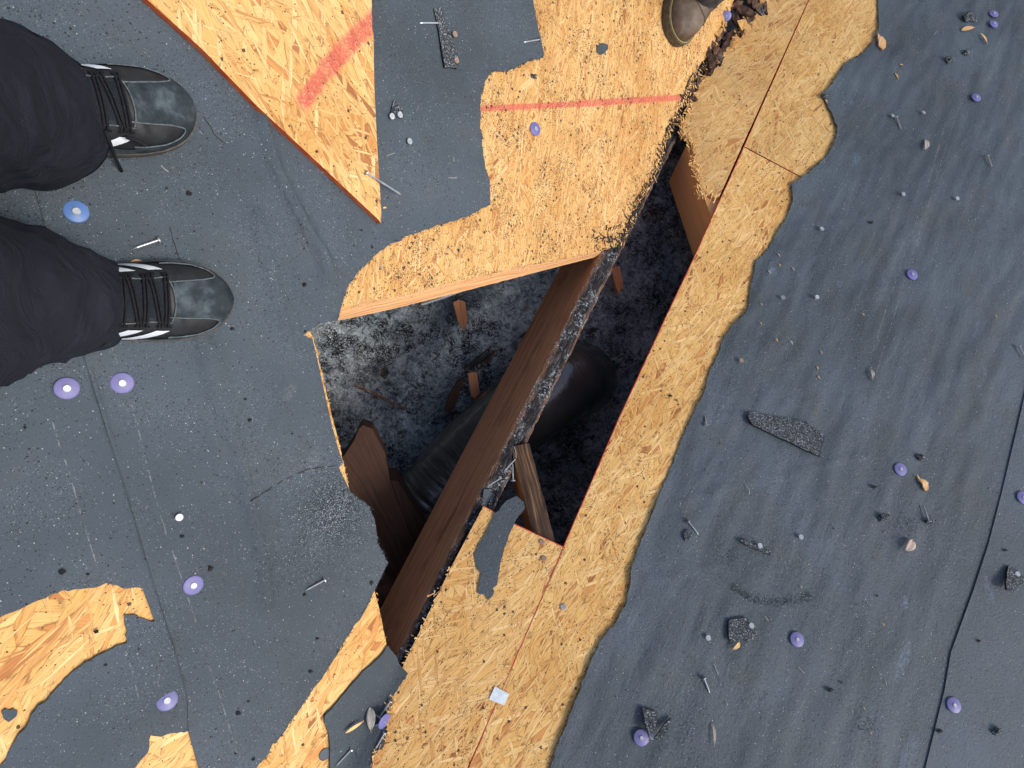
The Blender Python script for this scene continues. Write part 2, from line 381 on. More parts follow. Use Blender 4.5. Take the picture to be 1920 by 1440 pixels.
def felt_mat(name, lines=(), smears=(), wdir=None, tone=1.0, speck=1.0, brown=.5):
    N = NB(name); uv, u, v = N.uv()
    b1 = N.noise(uv, 3.2, 5, .6, dim='2D')
    c1, c2 = tuple(x * tone for x in (.037, .052, .064)), tuple(x * tone for x in (.063, .086, .105))
    col = N.ramp(b1, [(.3, c1), (.7, c2)])
    fine = N.noise(uv, 900, 2, .6, dim='2D')
    col = N.mix(1.0, col, N.ramp(fine, [(.3, (.78, .78, .78)), (.7, (1.22, 1.22, 1.22))]), 'MULTIPLY')
    br = N.step(N.noise(uv, 7, 5, .65, dim='2D'), .52, .72)
    col = N.mix(N.math('MULTIPLY', br, brown), col, tuple(x * tone for x in (.062, .060, .058)))
    # scuffs
    sc = N.step(N.noise(N.vec(N.math('MULTIPLY', u, 40), N.math('MULTIPLY', v, 11)), 1, 5, .7), .64, .76)
    col = N.mix(N.math('MULTIPLY', sc, .35), col, (.15, .16, .18))
    for a, b, br_ in lines:
        wob = N.math('MULTIPLY', N.noise(uv, 160, 2, dim='2D'), .0009)
        lm = seg_mask(N, u, v, a, b, .0009, .0007, wob)
        lm = N.math('MULTIPLY', lm, N.step(N.noise(uv, 85, 4, .7, dim='2D'), .44, .62))
        col = N.mix(N.math('MULTIPLY', lm, br_), col, (.36, .37, .38))
    for (cu, cv, ru, rv, an, st, c) in smears:
        ca, sa = math.cos(an), math.sin(an)
        du, dv = N.math('SUBTRACT', u, float(cu)), N.math('SUBTRACT', v, float(cv))
        xx = N.math('DIVIDE', N.math('ADD', N.math('MULTIPLY', du, ca), N.math('MULTIPLY', dv, sa)), ru)
        yy = N.math('DIVIDE', N.math('SUBTRACT', N.math('MULTIPLY', dv, ca), N.math('MULTIPLY', du, sa)), rv)
        d = N.math('SUBTRACT', 1.0, N.step(N.math('ADD', N.math('MULTIPLY', xx, xx), N.math('MULTIPLY', yy, yy)), .05, 1.0))
        k = N.math('MULTIPLY', d, N.step(N.noise(uv, 150, 4, .7, dim='2D'), .38, .62))
        col = N.mix(N.math('MULTIPLY', k, st * .38), col, c)
    for sc_, pr, cc, sz in ((360, .014, (.50, .52, .55), .16), (620, .05, (.20, .22, .25), .25), (560, .10, (.010, .011, .013), .28), (240, .035, (.010, .010, .011), .20), (90, .014, (.008, .008, .008), .10), (150, .005, (.40, .40, .40), .09)):
        g = N.vor(uv, sc_); gs = N.n('SeparateColor'); N.t.links.new(g.outputs['Color'], gs.inputs[0])
        dn = N.step(N.noise(uv, 6 + sc_ * .01, 4, dim='2D'), .36, .66)
        gm = N.math('MULTIPLY', N.math('LESS_THAN', gs.outputs[0], N.math('MULTIPLY', N.math('MULTIPLY_ADD', dn, 1.5, .35), pr * speck)), N.math('LESS_THAN', g.outputs['Distance'], N.math('MULTIPLY_ADD', gs.outputs[1], sz, sz * .6)))
        col = N.mix(gm, col, cc)
    h = N.math('MULTIPLY', fine, .5)
    h = N.math('ADD', h, N.math('MULTIPLY', N.noise(uv, 210, 5, .7, dim='2D'), 1.5))
    if wdir is not None:
        c, s = math.cos(wdir), math.sin(wdir)
        p = N.math('ADD', N.math('MULTIPLY', u, c), N.math('MULTIPLY', v, s)); q = N.math('SUBTRACT', N.math('MULTIPLY', v, c), N.math('MULTIPLY', u, s))
        h = N.math('ADD', h, N.math('MULTIPLY', N.noise(N.vec(N.math('MULTIPLY', p, 11), N.math('MULTIPLY', q, 45)), 1, 4, .55, .6), 1.5))
    N.bump(h, .75, .0016)
    return N.out(col, N.math('MULTIPLY_ADD', b1, .25, .42), .5)

AU, BU = A_.uvpx, B_.uvpx
def idir(pl, x, y, dx, dy):
    d = pl.uvpx(x + dx, y + dy) - pl.uvpx(x, y); return math.degrees(math.atan2(d[1], d[0]))
def Lp(pl, pts, k=1.0): return [(pl.uvpx(*a), pl.uvpx(*b), k) for a, b in zip(pts[:-1], pts[1:])]
M = {}
M['edge'] = simple_mat('red_sealed_edge', (.56, .075, .025), (.78, .17, .05), 60, .7, .25, .6, 500)
M['redseam'] = simple_mat('red_seam_edge', (.40, .03, .025), (.58, .07, .045), 60, .7, .25, .6, 500)
M['rawedge'] = simple_mat('raw_strand_edge', (.52, .26, .09), (.70, .42, .17), 200, .8, .2, .8, 700)
M['tri'] = osb_mat('osb_scrap', (1.04, 1.02, .98), .35, [(AU(556, 204), AU(600, 140), .0105), (AU(600, 140), AU(640, 95), .0125), (AU(640, 95), AU(704, 32), .0125)], 2.3, .9, sc=1.15, ang=idir(A_, 600, 150, 60, 100))
M['A'] = osb_mat('osb_valley_side', (.95, .915, .87), 2.1, [(AU(896, 204), AU(1080, 195), .0052), (AU(1080, 195), AU(1292, 182), .0066)], 11.1, 1.1, sc=1.0, ang=idir(A_, 1050, 300, -12, 100))
M['B'] = osb_mat('osb_left_slope', (1.05, 1.03, .98), .30, [], 5.7, .7, sc=1.2, ang=idir(A_, 150, 1200, 60, -70))
M['C'] = osb_mat('osb_right_slope', (.98, .98, .92), .55, [], 17.2, 1.0, dull=.12, sc=1.05, ang=idir(B_, 1450, 150, -50, 70))
M['C2'] = osb_mat('osb_right_slope_lower', (1.05, 1.02, .94), .55, [], 29.4, 1.0, sc=1.05, ang=idir(B_, 1250, 750, -50, 80))
M['D'] = osb_mat('osb_torn_strip', (.94, .93, .90), .35, [], 23.9, 1.0, dull=.2, sc=1.25, ang=idir(B_, 1350, 250, -60, 60))
M['E'] = osb_mat('osb_lower_strip', (1.04, 1.0, .94), .75, [], 31.3, .9, sc=1.15, ang=idir(B_, 880, 1200, -60, 70))
M['beam'] = wood_mat('aged_rafter', ((.32, .10, .045), (.60, .255, .12), (.72, .39, .21)), dirt=.4)
M['jack'] = wood_mat('pale_rafter', ((.54, .27, .105), (.68, .38, .16), (.76, .48, .24)), dirt=.1)
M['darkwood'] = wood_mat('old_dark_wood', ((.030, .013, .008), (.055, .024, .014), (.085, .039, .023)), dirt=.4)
M['boardedge'] = wood_mat('sawn_board_edge', ((.40, .13, .045), (.64, .35, .15), (.76, .50, .27)), dirt=.05, gscale=1.7)
M['char'] = char_mat('charred_wood')
M['feltedge'] = simple_mat('felt_torn_edge', (.02, .02, .022), (.05, .045, .04), 300, .9, .2, .5)
wr = [(B_.uvpx(1690, 520)), (B_.uvpx(1790, 270))]
WD2 = math.atan2(wr[1][1] - wr[0][1], wr[1][0] - wr[0][0])
la = [(92, 770), (112, 838), (130, 885), (150, 960), (180, 1056)], [(205, 640), (240, 740), (257, 800), (272, 862), (298, 960), (340, 1085), (366, 1165)], [(233, 1210), (248, 1262), (264, 1325)], [(385, 1230), (410, 1300), (432, 1372), (450, 1440)], [(5, 10), (22, 70)], [(98, 432), (118, 480)]
ll = sum([Lp(A_, q, .6) for q in la], []) + Lp(A_, [(660, 440), (672, 475)], .5)
lb = [(1808, 170), (1776, 262), (1752, 340), (1724, 430), (1702, 500), (1672, 600), (1640, 700)], [(1770, 235), (1742, 330), (1716, 412), (1690, 490), (1650, 610), (1632, 668)]
l2 = sum([Lp(B_, q, .6) for q in lb], [])
wh = (.26, .36, .50)
gy = (.30, .31, .32)
M['feltL'] = felt_mat('felt_left', ll, [(*AU(598, 1000), .05, .03, .3, .35, gy), (*AU(585, 865), .03, .012, .2, .5, gy), (*AU(540, 735), .02, .012, 0, .4, gy)], None, 1.12, 1.15, .25)
M['feltT'] = felt_mat('felt_centre', [], [(*AU(850, 140), .1, .05, .2, .1, gy)], None, .84, 1.3, .55)
M['feltR'] = felt_mat('felt_right', l2, [(*BU(1573, 533), .014, .008, WD2, .8, wh), (*BU(1446, 510), .014, .012, .3, .8, wh), (*BU(1605, 300), .02, .012, .3, .6, wh), (*BU(1596, 195), .014, .008, .3, .6, wh), (*BU(1690, 1240), .05, .012, WD2, .6, wh), (*BU(1695, 1130), .016, .007, .3, .8, wh), (*BU(1700, 1420), .05, .014, WD2, .5, wh), (*BU(1505, 395), .016, .01, WD2, .35, gy), (*BU(1845, 700), .014, .008, .2, .5, wh)], WD2, 1.2, 1.0, .4)
M['feltR2'] = felt_mat('felt_right_course', [], [(*BU(1850, 1105), .03, .01, .5, .5, wh)], None, 1.3, .6, .2)
M['feltS'] = felt_mat('felt_strip', [], [], None, 1.0, .5, .2)

# ------------------------------------------------------------------ surroundings
gm = simple_mat('dry_ground', (.10, .11, .06), (.20, .17, .12), .4, .95, .1, 0)
g = mk('ground', [(-400, -400, -2.6), (400, -400, -2.6), (400, 400, -2.6), (-400, 400, -2.6)], [[0, 1, 2, 3]], gm); tag(g, kind='structure')

# felt heights -------------------------------------------------------------
def crease(pl, pts, amp, wd):
    q = np.array([pl.uvpx(*p) for p in pts]); return (q, amp, wd)
CR1 = [crease(A_, [(488, 215), (500, 265), (520, 327), (560, 400), (600, 470), (625, 520)], .0035, .007), crease(A_, [(478, 400), (492, 455), (510, 527), (528, 590), (545, 660)], .003, .006),
       crease(A_, [(540, 380), (570, 430), (600, 480), (612, 540)], .0025, .007), crease(A_, [(370, 615), (385, 680), (402, 745), (430, 805), (450, 850), (459, 915), (478, 980), (494, 1060), (500, 1150)], .0032, .006),
       crease(A_, [(395, 640), (418, 720), (440, 780)], .002, .008), crease(A_, [(505, 590), (530, 680), (545, 760)], .0015, .01), crease(A_, [(310, 400), (322, 440), (334, 480)], -.0015, .003),
       crease(A_, [(368, 208), (385, 228), (400, 252), (428, 275)], -.002, .003),
       crease(A_, [(440, 932), (455, 941), (480, 932), (510, 912), (545, 893), (575, 880), (610, 876), (640, 871)], -.001, .003)]
CR2 = [crease(B_, [(1240, 955), (1330, 925), (1400, 905), (1490, 890), (1570, 862), (1640, 855)], .0011, .0035), crease(B_, [(1290, 795), (1340, 785), (1400, 772), (1500, 755), (1570, 748), (1648, 740)], .0010, .003),
       crease(B_, [(1200, 1090), (1260, 1078), (1350, 1060)], .0009, .004), crease(B_, [(1470, 560), (1510, 540), (1560, 470)], .0006, .004), crease(B_, [(1420, 440), (1500, 425), (1540, 418), (1620, 410)], .0009, .003)]
def cr_h(CR, u, v):
    h = 0
    for q, amp, wd in CR:
        best = 9
        if abs(u - q[:, 0].mean()) > .4 + np.ptp(q[:, 0]) or abs(v - q[:, 1].mean()) > .4 + np.ptp(q[:, 1]): continue
        for i in range(len(q) - 1):
            a, b = q[i], q[i + 1]; ab = b - a; t = ((u - a[0]) * ab[0] + (v - a[1]) * ab[1]) / (ab @ ab)
            tc = min(1, max(0, t)); d = math.hypot(u - a[0] - ab[0] * tc, v - a[1] - ab[1] * tc)
            if (i == 0 and t < 0) or (i == len(q) - 2 and t > 1): d *= 1.8
            best = min(best, d)
        if best < wd * 3: h += (3.0 if CR is CR1 else 1.7) * amp * math.exp(-(best / wd) ** 2)
    return h
def hf1(u, v): return max(-.0006, .0016 * fbm((u * 5, v * 5, 1), 3) + .0008 + cr_h(CR1, u, v))
c2_, s2_ = math.cos(WD2), math.sin(WD2)
l2uv = [tuple(B_.uvpx(*p)) for p in [(1700, 1560), (1731, 1440), (1767, 1294), (1779, 1223), (1821, 1107), (1850, 1019), (1875, 923), (1894, 842), (1930, 690), (1990, 480)]]
LQ = np.array(l2uv); _e = nrm(LQ[-1] - LQ[0]); _s = np.array([-_e[1], _e[0]])
if (BU(1900, 1400) - LQ[0]) @ _s < 0: _s = -_s
LQs, LQd = (LQ - LQ[0]) @ _e, (LQ - LQ[0]) @ _s
def hf2(u, v):
    p, q = u * c2_ + v * s2_, v * c2_ - u * s2_
    a = np.array([u, v]) - LQ[0]; d = float(np.interp(a @ _e, LQs, LQd) - a @ _s); k = min(1, max(0, (d - .004) / .07)); k = k * k * (3 - 2 * k)
    r = .0042 * fbm((p * 6, q * 19, 2), 2) + .0026 * noise.noise(Vector((p * 9, q * 44, 8))) + .0012 * noise.noise(Vector((p * 22, q * 90, 3)))
    return max(.0004, (r + .0016 * fbm((u * 6, v * 6, 5), 2)) * k + .0014 + .0018 * k + cr_h(CR2, u, v) * k)
def splinters(pl, pts, n, ln=(.006, .022), wd=(.0006, .0022), h=(.0, .004), seed=0, em=2, spread=.004):
    """loose strand ends along a torn edge: thin slivers that belong to the board"""
    rs = random.Random(seed); q = [pl.uvpx(*p[:2]) for p in pts]; L = [np.linalg.norm(b - a) for a, b in zip(q[:-1], q[1:])]; tot = sum(L); V, Fc = [], []
    for k in range(n):
        s = rs.uniform(0, tot); i = 0
        while s > L[i] and i < len(L) - 1: s -= L[i]; i += 1
        c = q[i] + (q[i + 1] - q[i]) * (s / L[i]) + np.array([rs.gauss(0, spread), rs.gauss(0, spread)])
        a = rs.uniform(0, math.pi); l = rs.uniform(*ln); w_ = rs.uniform(*wd); d = np.array([math.cos(a), math.sin(a)]); e_ = np.array([-d[1], d[0]])
        h0, h1 = rs.uniform(*h), rs.uniform(*h); b = len(V)
        for (sx, sy, hh) in ((-1, -1, h0), (1, -.3, h1), (1, .3, h1), (-1, 1, h0)):
            p = c + d * l / 2 * sx + e_ * w_ * sy; V.append((p[0], p[1], hh + .0012))
        for (sx, sy, hh) in ((-1, -1, h0), (1, -.3, h1), (1, .3, h1), (-1, 1, h0)):
            p = c + d * l / 2 * sx + e_ * w_ * sy; V.append((p[0], p[1], hh + .0003))
        Fc += [[b, b + 1, b + 2, b + 3], [b + 7, b + 6, b + 5, b + 4]] + [[b + (i + 1) % 4, b + i, b + 4 + i, b + 4 + (i + 1) % 4] for i in range(4)]
    return (V, Fc, em)
# felt sheets ----------------------------------------------------------------
LAP = [(20, 190), (63, 350), (112, 520), (160, 680), (207, 833), (230, 900), (253, 979), (277, 1058), (289, 1097), (311, 1168), (332, 1235), (350, 1300), (353, 1372), (372, 1440), (392, 1510)]
F1B = [(-40, -40)] + [(p[0], p[1], 1) for p in LAP] + [(420, 1600), (450, 1500), (482, 1437), (524, 1382), (556, 1334), (587, 1287), (619, 1245), (648, 1197), (680, 1150), (697, 1115, 1), (727, 1054), (709, 1020), (703, 986), (693, 949), (664, 929), (655, 921, 1), (635, 876, 1),
       (642, 868, 1), (632, 838, 1), (618, 785, 1), (607, 738, 1), (598, 698, 1), (590, 660, 1), (584, 634), (566, 628), (586, 614), (600, 606), (615, 603), (631, 602, 1), (640, 572), (653, 533), (673, 507), (703, 478), (727, 460), (760, 443), (793, 432), (827, 420), (870, 408), (893, 397), (918, 384, 1),
       (917, 343), (908, 310), (903, 273), (898, 227), (900, 187), (907, 153), (918, 137), (943, 135), (965, 128), (990, 115), (1017, 108), (1020, 103, 1), (1016, 87, 1), (1007, 50, 1), (997, 0, 1), (985, -60, 1), (960, -690, 1), (-300, -690, 1)]
ARC = [(289, 1163, 1), (267, 1103), (240, 1103), (210, 1096), (198, 1093), (175, 1102), (140, 1104), (118, 1105), (85, 1120), (50, 1134), (15, 1150), (0, 1157), (-45, 1185), (-90, 1240), (-90, 1500), (-25, 1465), (2, 1433), (25, 1392), (50, 1358), (66, 1328), (95, 1300), (120, 1272), (150, 1248), (190, 1224), (237, 1204), (236, 1178), (232, 1151), (250, 1151), (262, 1158), (283, 1164)]
LOW = [(358, 1371), (345, 1374), (318, 1376), (303, 1382), (283, 1379), (277, 1410), (262, 1425), (250, 1440), (232, 1475), (260, 1530), (400, 1530), (372, 1440, 1)]
def far(pl, pts):      # frame corners far outside the picture, straight edges
    return pts
la_uv = [tuple(A_.uvpx(*p)) for p in LAP]
def far_uv(pl, x, y): return tuple(pl.uvpx(x, y))
r1b = ring_uv(A_, F1B, .0015, .006, .0022, 3)
# left-hand course: lap line back along itself, then far upslope
u0, v0 = AU(20, 190); u1, v1 = AU(392, 1510)
e = nrm(np.array([u1 - u0, v1 - v0])); s_ = np.array([-e[1], e[0]])
if (AU(0, 800) - np.array([u0, v0])) @ s_ < 0: s_ = -s_
p0 = np.array([u0, v0]) - e * 1.2; p1 = np.array([u1, v1]) + e * 1.2
ctr = AU(960, 720)
lapr = [tuple(q + (ctr - q) * .008) for q in (np.array(t) for t in la_uv)]
r1a = [tuple(p0)] + lapr + [tuple(p1), tuple(p1 + s_ * 1.6), tuple(p0 + s_ * 1.6)]
arc = ring_uv(A_, ARC, .0015, .006, .0018, 5); low = ring_uv(A_, LOW, .0015, .006, .0018, 6)
winA = (np.minimum.reduce([AU(-60, -60), AU(-60, 1500), AU(700, 1500), AU(1020, -60)]), np.maximum.reduce([AU(-60, -60), AU(-60, 1500), AU(700, 1500), AU(1020, -60)]))
# a sheet must not overlap its own cut-outs: cut-outs that touch the lap are clipped to just left of it
o = sheet('roofing_felt', A_, [r1a, arc, low], .0012, .001, [M['feltL'], M['feltedge']], .012, winA, hf1, bottom=False, curl=.004)
tag(o, 'grey roofing felt at far left, torn open around a curved patch of bare board', 'roofing felt', 'felt sheets on the left slope')
def hf1b(u, v): return hf1(u, v) + .0018 * max(0, noise.noise(Vector((u * 14, v * 14, 4))))
def ribbon(pl, pts, wd, hf, base):  # flat dark strip: the depth shade of a felt crack put in as colour
    q = [pl.uvpx(*p) for p in pts]; out = []; V = []
    for a, b in zip(q[:-1], q[1:]):
        n_ = max(2, int(np.linalg.norm(b - a) / .004)); out += [a + (b - a) * k / n_ for k in range(n_)]
    out.append(q[-1]); N_ = len(out)
    for i, p in enumerate(out):
        t = nrm(out[min(i + 1, N_ - 1)] - out[max(i - 1, 0)]); nn = np.array([-t[1], t[0]]); p = p + nn * .0016 * noise.noise(Vector((i * .35, 2, 1)))
        k = wd * min(1, 6 * (i + 1) / N_, 6 * (N_ - i) / N_) * (1 + .6 * noise.noise(Vector((i * .7, 7, 1))))
        for e_ in (1, -1): V.append((p[0] + nn[0] * k * e_, p[1] + nn[1] * k * e_, base + hf(p[0], p[1]) + .0006))
    return (V, [[2 * i, 2 * i + 1, 2 * i + 3, 2 * i + 2] for i in range(N_ - 1)], 1)
o = sheet('roofing_felt', A_, [r1b], .0023, .0009, [M['feltL'], M['feltedge']], .009, winA, hf1b, bottom=False, curl=.0035, extra=[
    ribbon(A_, [(438, 926), (445, 937), (455, 941), (480, 932), (510, 912), (530, 900), (545, 893), (575, 880), (590, 877), (612, 874), (634, 870)], .0009, hf1b, .0024), ribbon(A_, [(368, 208), (378, 216), (386, 228), (395, 240), (400, 252), (415, 266), (428, 275)], .0006, hf1b, .0024), ribbon(A_, [(317, 425), (322, 445), (330, 470), (336, 488)], .0006, hf1b, .0024),
    splinters(A_, [p for p in F1B if 600 < p[0] < 1030 and p[1] < 615], 260, (.002, .006), (.0002, .0006), (.0015, .0045), 51, 1, .0012), splinters(A_, [(482, 1437), (524, 1382), (587, 1287), (648, 1197), (697, 1115), (727, 1054), (709, 1020), (693, 949), (664, 929)], 120, (.002, .006), (.0002, .0006), (.0015, .0045), 52, 1, .0012)])
tag(o, 'creased grey roofing felt between the sneakers and the open hole, torn along the bare boards', 'roofing felt', 'felt sheets on the left slope')
F2 = [(1645, -30), (1645, 0), (1646, 54), (1637, 79), (1612, 104), (1582, 121), (1562, 154), (1553, 167), (1539, 177), (1549, 196), (1562, 225), (1568, 250), (1560, 275), (1547, 296), (1520, 321), (1495, 340), (1482, 346), (1485, 379), (1474, 408), (1453, 442), (1430, 479), (1416, 490), (1412, 512), (1405, 542), (1403, 567), (1397, 587), (1374, 608), (1357, 633), (1345, 667), (1328, 700), (1320, 733), (1303, 767), (1287, 800), (1268, 850), (1250, 895), (1237, 923), (1221, 965), (1204, 1007), (1190, 1045), (1183, 1065), (1180, 1100), (1172, 1134), (1156, 1163), (1132, 1192), (1114, 1224), (1098, 1263), (1082, 1303), (1066, 1340), (1053, 1377), (1043, 1398), (1032, 1437), (1018, 1490)]
L2 = [(1700, 1560), (1731, 1440), (1767, 1294), (1779, 1223), (1821, 1107), (1850, 1019), (1875, 923), (1894, 842), (1930, 690), (1990, 480)]
r2 = ring_uv(B_, F2[:-1], .0015, .006, .002, 8)
r2 = r2[:len(r2)]
# drop the closing jitter between last and first point
k_ = [i for i, p in enumerate(r2) if np.allclose(p, B_.uvpx(1032, 1437, .0015))][0]
r2 = r2[:k_ + 1] + [tuple(B_.uvpx(1018, 1490)), tuple(B_.uvpx(990, 1560))]
ee = nrm(np.array(l2uv[-1]) - np.array(l2uv[0])); ss = np.array([-ee[1], ee[0]])
if (BU(1900, 1400) - np.array(l2uv[0])) @ ss < 0: ss = -ss
under = [tuple(np.array(p) + ss * .05) for p in l2uv]
e2 = np.array(l2uv[-1]) + ee * 1.0; s2b = np.array(l2uv[0]) - ee * .6
r2 = [tuple(B_.uvpx(1660, -330))] + r2 + [tuple(B_.uvpx(960, 1700)), tuple(s2b + ss * .05)] + under + [tuple(e2 + ss * .05)]
r2b = [tuple(s2b)] + l2uv + [tuple(e2), tuple(e2 + ss * 1.6), tuple(s2b + ss * 1.6)]
q4 = [BU(1000, -60), BU(1000, 1500), BU(1990, 1500), BU(1990, -60)]
winB = (np.minimum.reduce(q4), np.maximum.reduce(q4))
o = sheet('roofing_felt', B_, [r2], .0014, .001, [M['feltR'], M['feltedge']], .008, winB, hf2, bottom=False, curl=.0025, extra=[splinters(B_, F2[1:-1], 420, (.002, .006), (.0002, .0006), (.0012, .004), 53, 1, .0013)])
tag(o, 'broad wrinkled grey roofing felt right of the bare board strip, littered with nails and scraps', 'roofing felt', 'felt sheets on the right slope')
o = sheet('roofing_felt', B_, [r2b], .0040, .0007, [M['feltR2'], M['feltedge']], .012, winB, lambda u, v: .0015 * fbm((u * 6, v * 6, 3), 2) + .001, bottom=False)
tag(o, 'smooth lighter felt course lapped over the wrinkled felt in the lower right corner', 'roofing felt', 'felt sheets on the right slope')

# ------------------------------------------------------------------ deck boards
def strip(pl, pts, wd, em=1, h=.0004, seed=0, side=1):
    q = [pl.uvpx(*p[:2]) for p in pts]; V, Fc = [], []; out = []
    for a, b in zip(q[:-1], q[1:]):
        L = np.linalg.norm(b - a); n = max(2, int(L / .006)); out += [a + (b - a) * k / n for k in range(n)]
    out.append(q[-1])
    for i, p in enumerate(out):
        t = nrm(out[min(i + 1, len(out) - 1)] - out[max(i - 1, 0)]); nn = np.array([-t[1], t[0]]) * side
        k = wd * (1 + .9 * noise.noise(Vector((p[0] * 110, p[1] * 110, seed))) + random.uniform(-.3, .3))
        V += [(p[0], p[1], h), (p[0] + nn[0] * max(.0003, k), p[1] + nn[1] * max(.0003, k), h)]
    Fc = [[2 * i, 2 * i + 1, 2 * i + 3, 2 * i + 2] for i in range(len(out) - 1)]
    return (V, Fc, em)
M['rot0'] = simple_mat('rotten_strand', (.04, .022, .014), (.16, .09, .055), 300, .9, .2, .5)
M['straw'] = osb_mat('pale_strands', (1.12, 1.12, 1.1), .05, [], 41, 1.0)
def panel(pl, pts, mat, edge, label, h=0, th=.0115, amp=.0012, seed=0, ex=None, name='sheathing_board'):
    o = sheet(name, pl, [ring_uv(pl, pts, h, .005, amp, seed)], h, th, [mat, edge, M['straw'], M['feltedge'], M['rot0']], None, None, None, True, None, False, 1, ex)
    return tag(o, label, 'osb board')
PA = [(640, 577), (773, 550), (860, 527), (960, 503), (1043, 488), (1100, 476), (1127, 470), (1150, 464), (1166, 456), (1176, 420), (1184, 398), (1200, 372), (1216, 346), (1226, 322), (1233, 306), (1242, 280), (1249, 258), (1258, 238), (1264, 227), (1272, 205), (1278, 196), (1291, 179), (1298, 160), (1303, 146), (1312, 122), (1328, 104), (1341, 92), (1347, 71), (1362, 46), (1368, 25), (1378, -5), (1395, -40, 1), (1560, -700, 1), (-500, -700, 1), (-500, 720, 1), (560, 618, 1), (628, 596, 1)]
crk = [(1166, 456), (1200, 372), (1233, 306), (1249, 258), (1278, 196), (1303, 146), (1341, 92), (1368, 25)]
panel(A_, PA, M['A'], M['rawedge'], 'large torn board with a straight red paint line above the open hole', seed=1, amp=.002,
      ex=[splinters(A_, crk, 150, seed=3), splinters(A_, crk, 200, (.005, .024), (.0005, .0016), (0, .003), 31, 3, .0065), splinters(A_, [(1200, 385), (1165, 440), (1120, 460)], 130, (.004, .018), (.0004, .0014), (0, .0012), 32, 3, .015), splinters(A_, crk, 110, (.004, .02), (.0005, .0018), (0, .004), 33, 4, .006), splinters(A_, [(650, 576), (860, 527), (1127, 470)], 60, (.004, .012), (.0004, .001), (-.002, .001), 4)])
PB = [(-500, 724, 1), (556, 622, 1), (582, 622), (588, 634), (594, 657), (603, 697), (612, 737), (623, 783), (638, 840), (645, 871), (653, 912), (657, 926), (672, 960), (688, 1010), (702, 1070), (703, 1110), (711, 1142), (718, 1176), (723, 1200), (725, 1216), (735, 1255, 1), (712, 1300, 1), (642, 1440, 1), (560, 1600, 1), (520, 1700, 1), (-500, 1800, 1)]
panel(A_, PB, M['B'], M['edge'], 'left slope board bared as a diagonal strip below the hole and a curved patch', seed=2, amp=.0012,
      ex=[splinters(A_, [(596, 660), (640, 850), (655, 915)], 26, (.002, .007), (.0004, .0009), (-.002, .001), 5, spread=.0015), splinters(A_, [(703, 1110), (723, 1200)], 12, (.002, .006), (.0004, .0009), (-.001, .001), 6, spread=.0015)])
seam = lambda y: 1516 + (877 - 1516) * y / 1440.0
_t = nrm(BU(1055, 1028) - BU(1303, 479)); SC = 1 if np.array([-_t[1], _t[0]]) @ (BU(1400, 800) - BU(1200, 700)) > 0 else -1
_t = nrm(BU(1016, 1006) - BU(907, 948)); SE = 1 if np.array([-_t[1], _t[0]]) @ (BU(940, 1100) - BU(950, 970)) > 0 else -1
PC1 = [(seam(-420), -420, 1), (seam(0) + .6, 0, 1), (seam(274) + .7, 274, 1), (1500, 330, 1), (1640, 402, 1), (2500, 846, 1), (2900, -420, 1)]
PC2 = [(seam(276) + .7, 276, 1), (1345, 385, 1), (1303, 479, 1), (1245, 601, 1), (1162, 780, 1), (1055, 1028, 1), (seam(1440) + .8, 1440, 1), (seam(1640), 1640, 1), (2300, 1900, 1), (2500, 848, 1), (1640, 404, 1), (1500, 332, 1)]
panel(B_, PC1, M['C'], M['redseam'], 'right slope board at the top right, above the fine red butt joint', seed=11, ex=[strip(B_, [(seam(-200) + .6, -200), (seam(274) + .7, 274)], .0010, side=SC)])
panel(B_, PC2, M['C2'], M['redseam'], 'long right slope board with a red edge running beside the hole to the bottom', seed=12, ex=[strip(B_, [(seam(277) + .7, 278), (1345, 385), (1303, 479), (1245, 601), (1162, 780), (1055, 1028), (seam(1440) + .8, 1440), (seam(1600) + 1, 1600)], .0013, side=SC)])
PD = [(1500, -420, 1), (seam(-420) - 2, -420, 1), (seam(0) - .6, 0, 1), (1349, 368), (1341, 371), (1334, 364), (1328, 362), (1318, 366), (1310, 368), (1313, 356), (1316, 346), (1308, 332), (1299, 317), (1301, 304), (1304, 292), (1298, 278), (1299, 267), (1288, 258), (1276, 250), (1280, 232), (1286, 215), (1293, 196), (1299, 179), (1306, 160), (1313, 146), (1334, 132), (1353, 120), (1357, 104), (1372, 75), (1390, 50), (1412, 33), (1420, 17), (1428, -10)]
panel(B_, PD, M['D'], M['rawedge'], 'narrow shredded board between the rotten crack and the red seam at the top', seed=13, amp=.0035,
      ex=[splinters(B_, [(1280, 225), (1278, 250), (1300, 275), (1302, 310), (1315, 345), (1312, 366), (1347, 370)], 170, (.005, .022), (.0005, .002), (-.003, .006), 7, spread=.005), splinters(B_, [(1286, 215), (1313, 146), (1357, 104), (1412, 33)], 110, (.006, .022), (.0006, .003), (-.002, .007), 8, spread=.006)])
PE = [(907, 948, 1), (933, 963, 1), (966, 982, 1), (1016, 1006, 1), (seam(1026) - .8, 1026, 1), (seam(1440) - .8, 1440, 1), (seam(1640) - 2, 1640, 1), (560, 1640, 1), (655, 1440, 1), (742, 1275, 1), (755, 1250, 1), (775, 1208, 1), (846, 1063, 1)]
panel(B_, PE, M['E'], M['redseam'], 'lower board with a cut red top edge between the charred rafter and the seam', seed=14,
      ex=[strip(B_, [(907, 948), (933, 963), (966, 982), (1016, 1006), (seam(1026) - .8, 1026)], .0014, seed=2, side=SE), splinters(B_, [(846, 1063), (755, 1250)], 40, (.004, .014), (.0005, .0014), (-.001, .003), 9), splinters(B_, [(742, 1300), (722, 1385), (700, 1430)], 30, (.006, .02), (.0006, .002), (.002, .006), 10)])
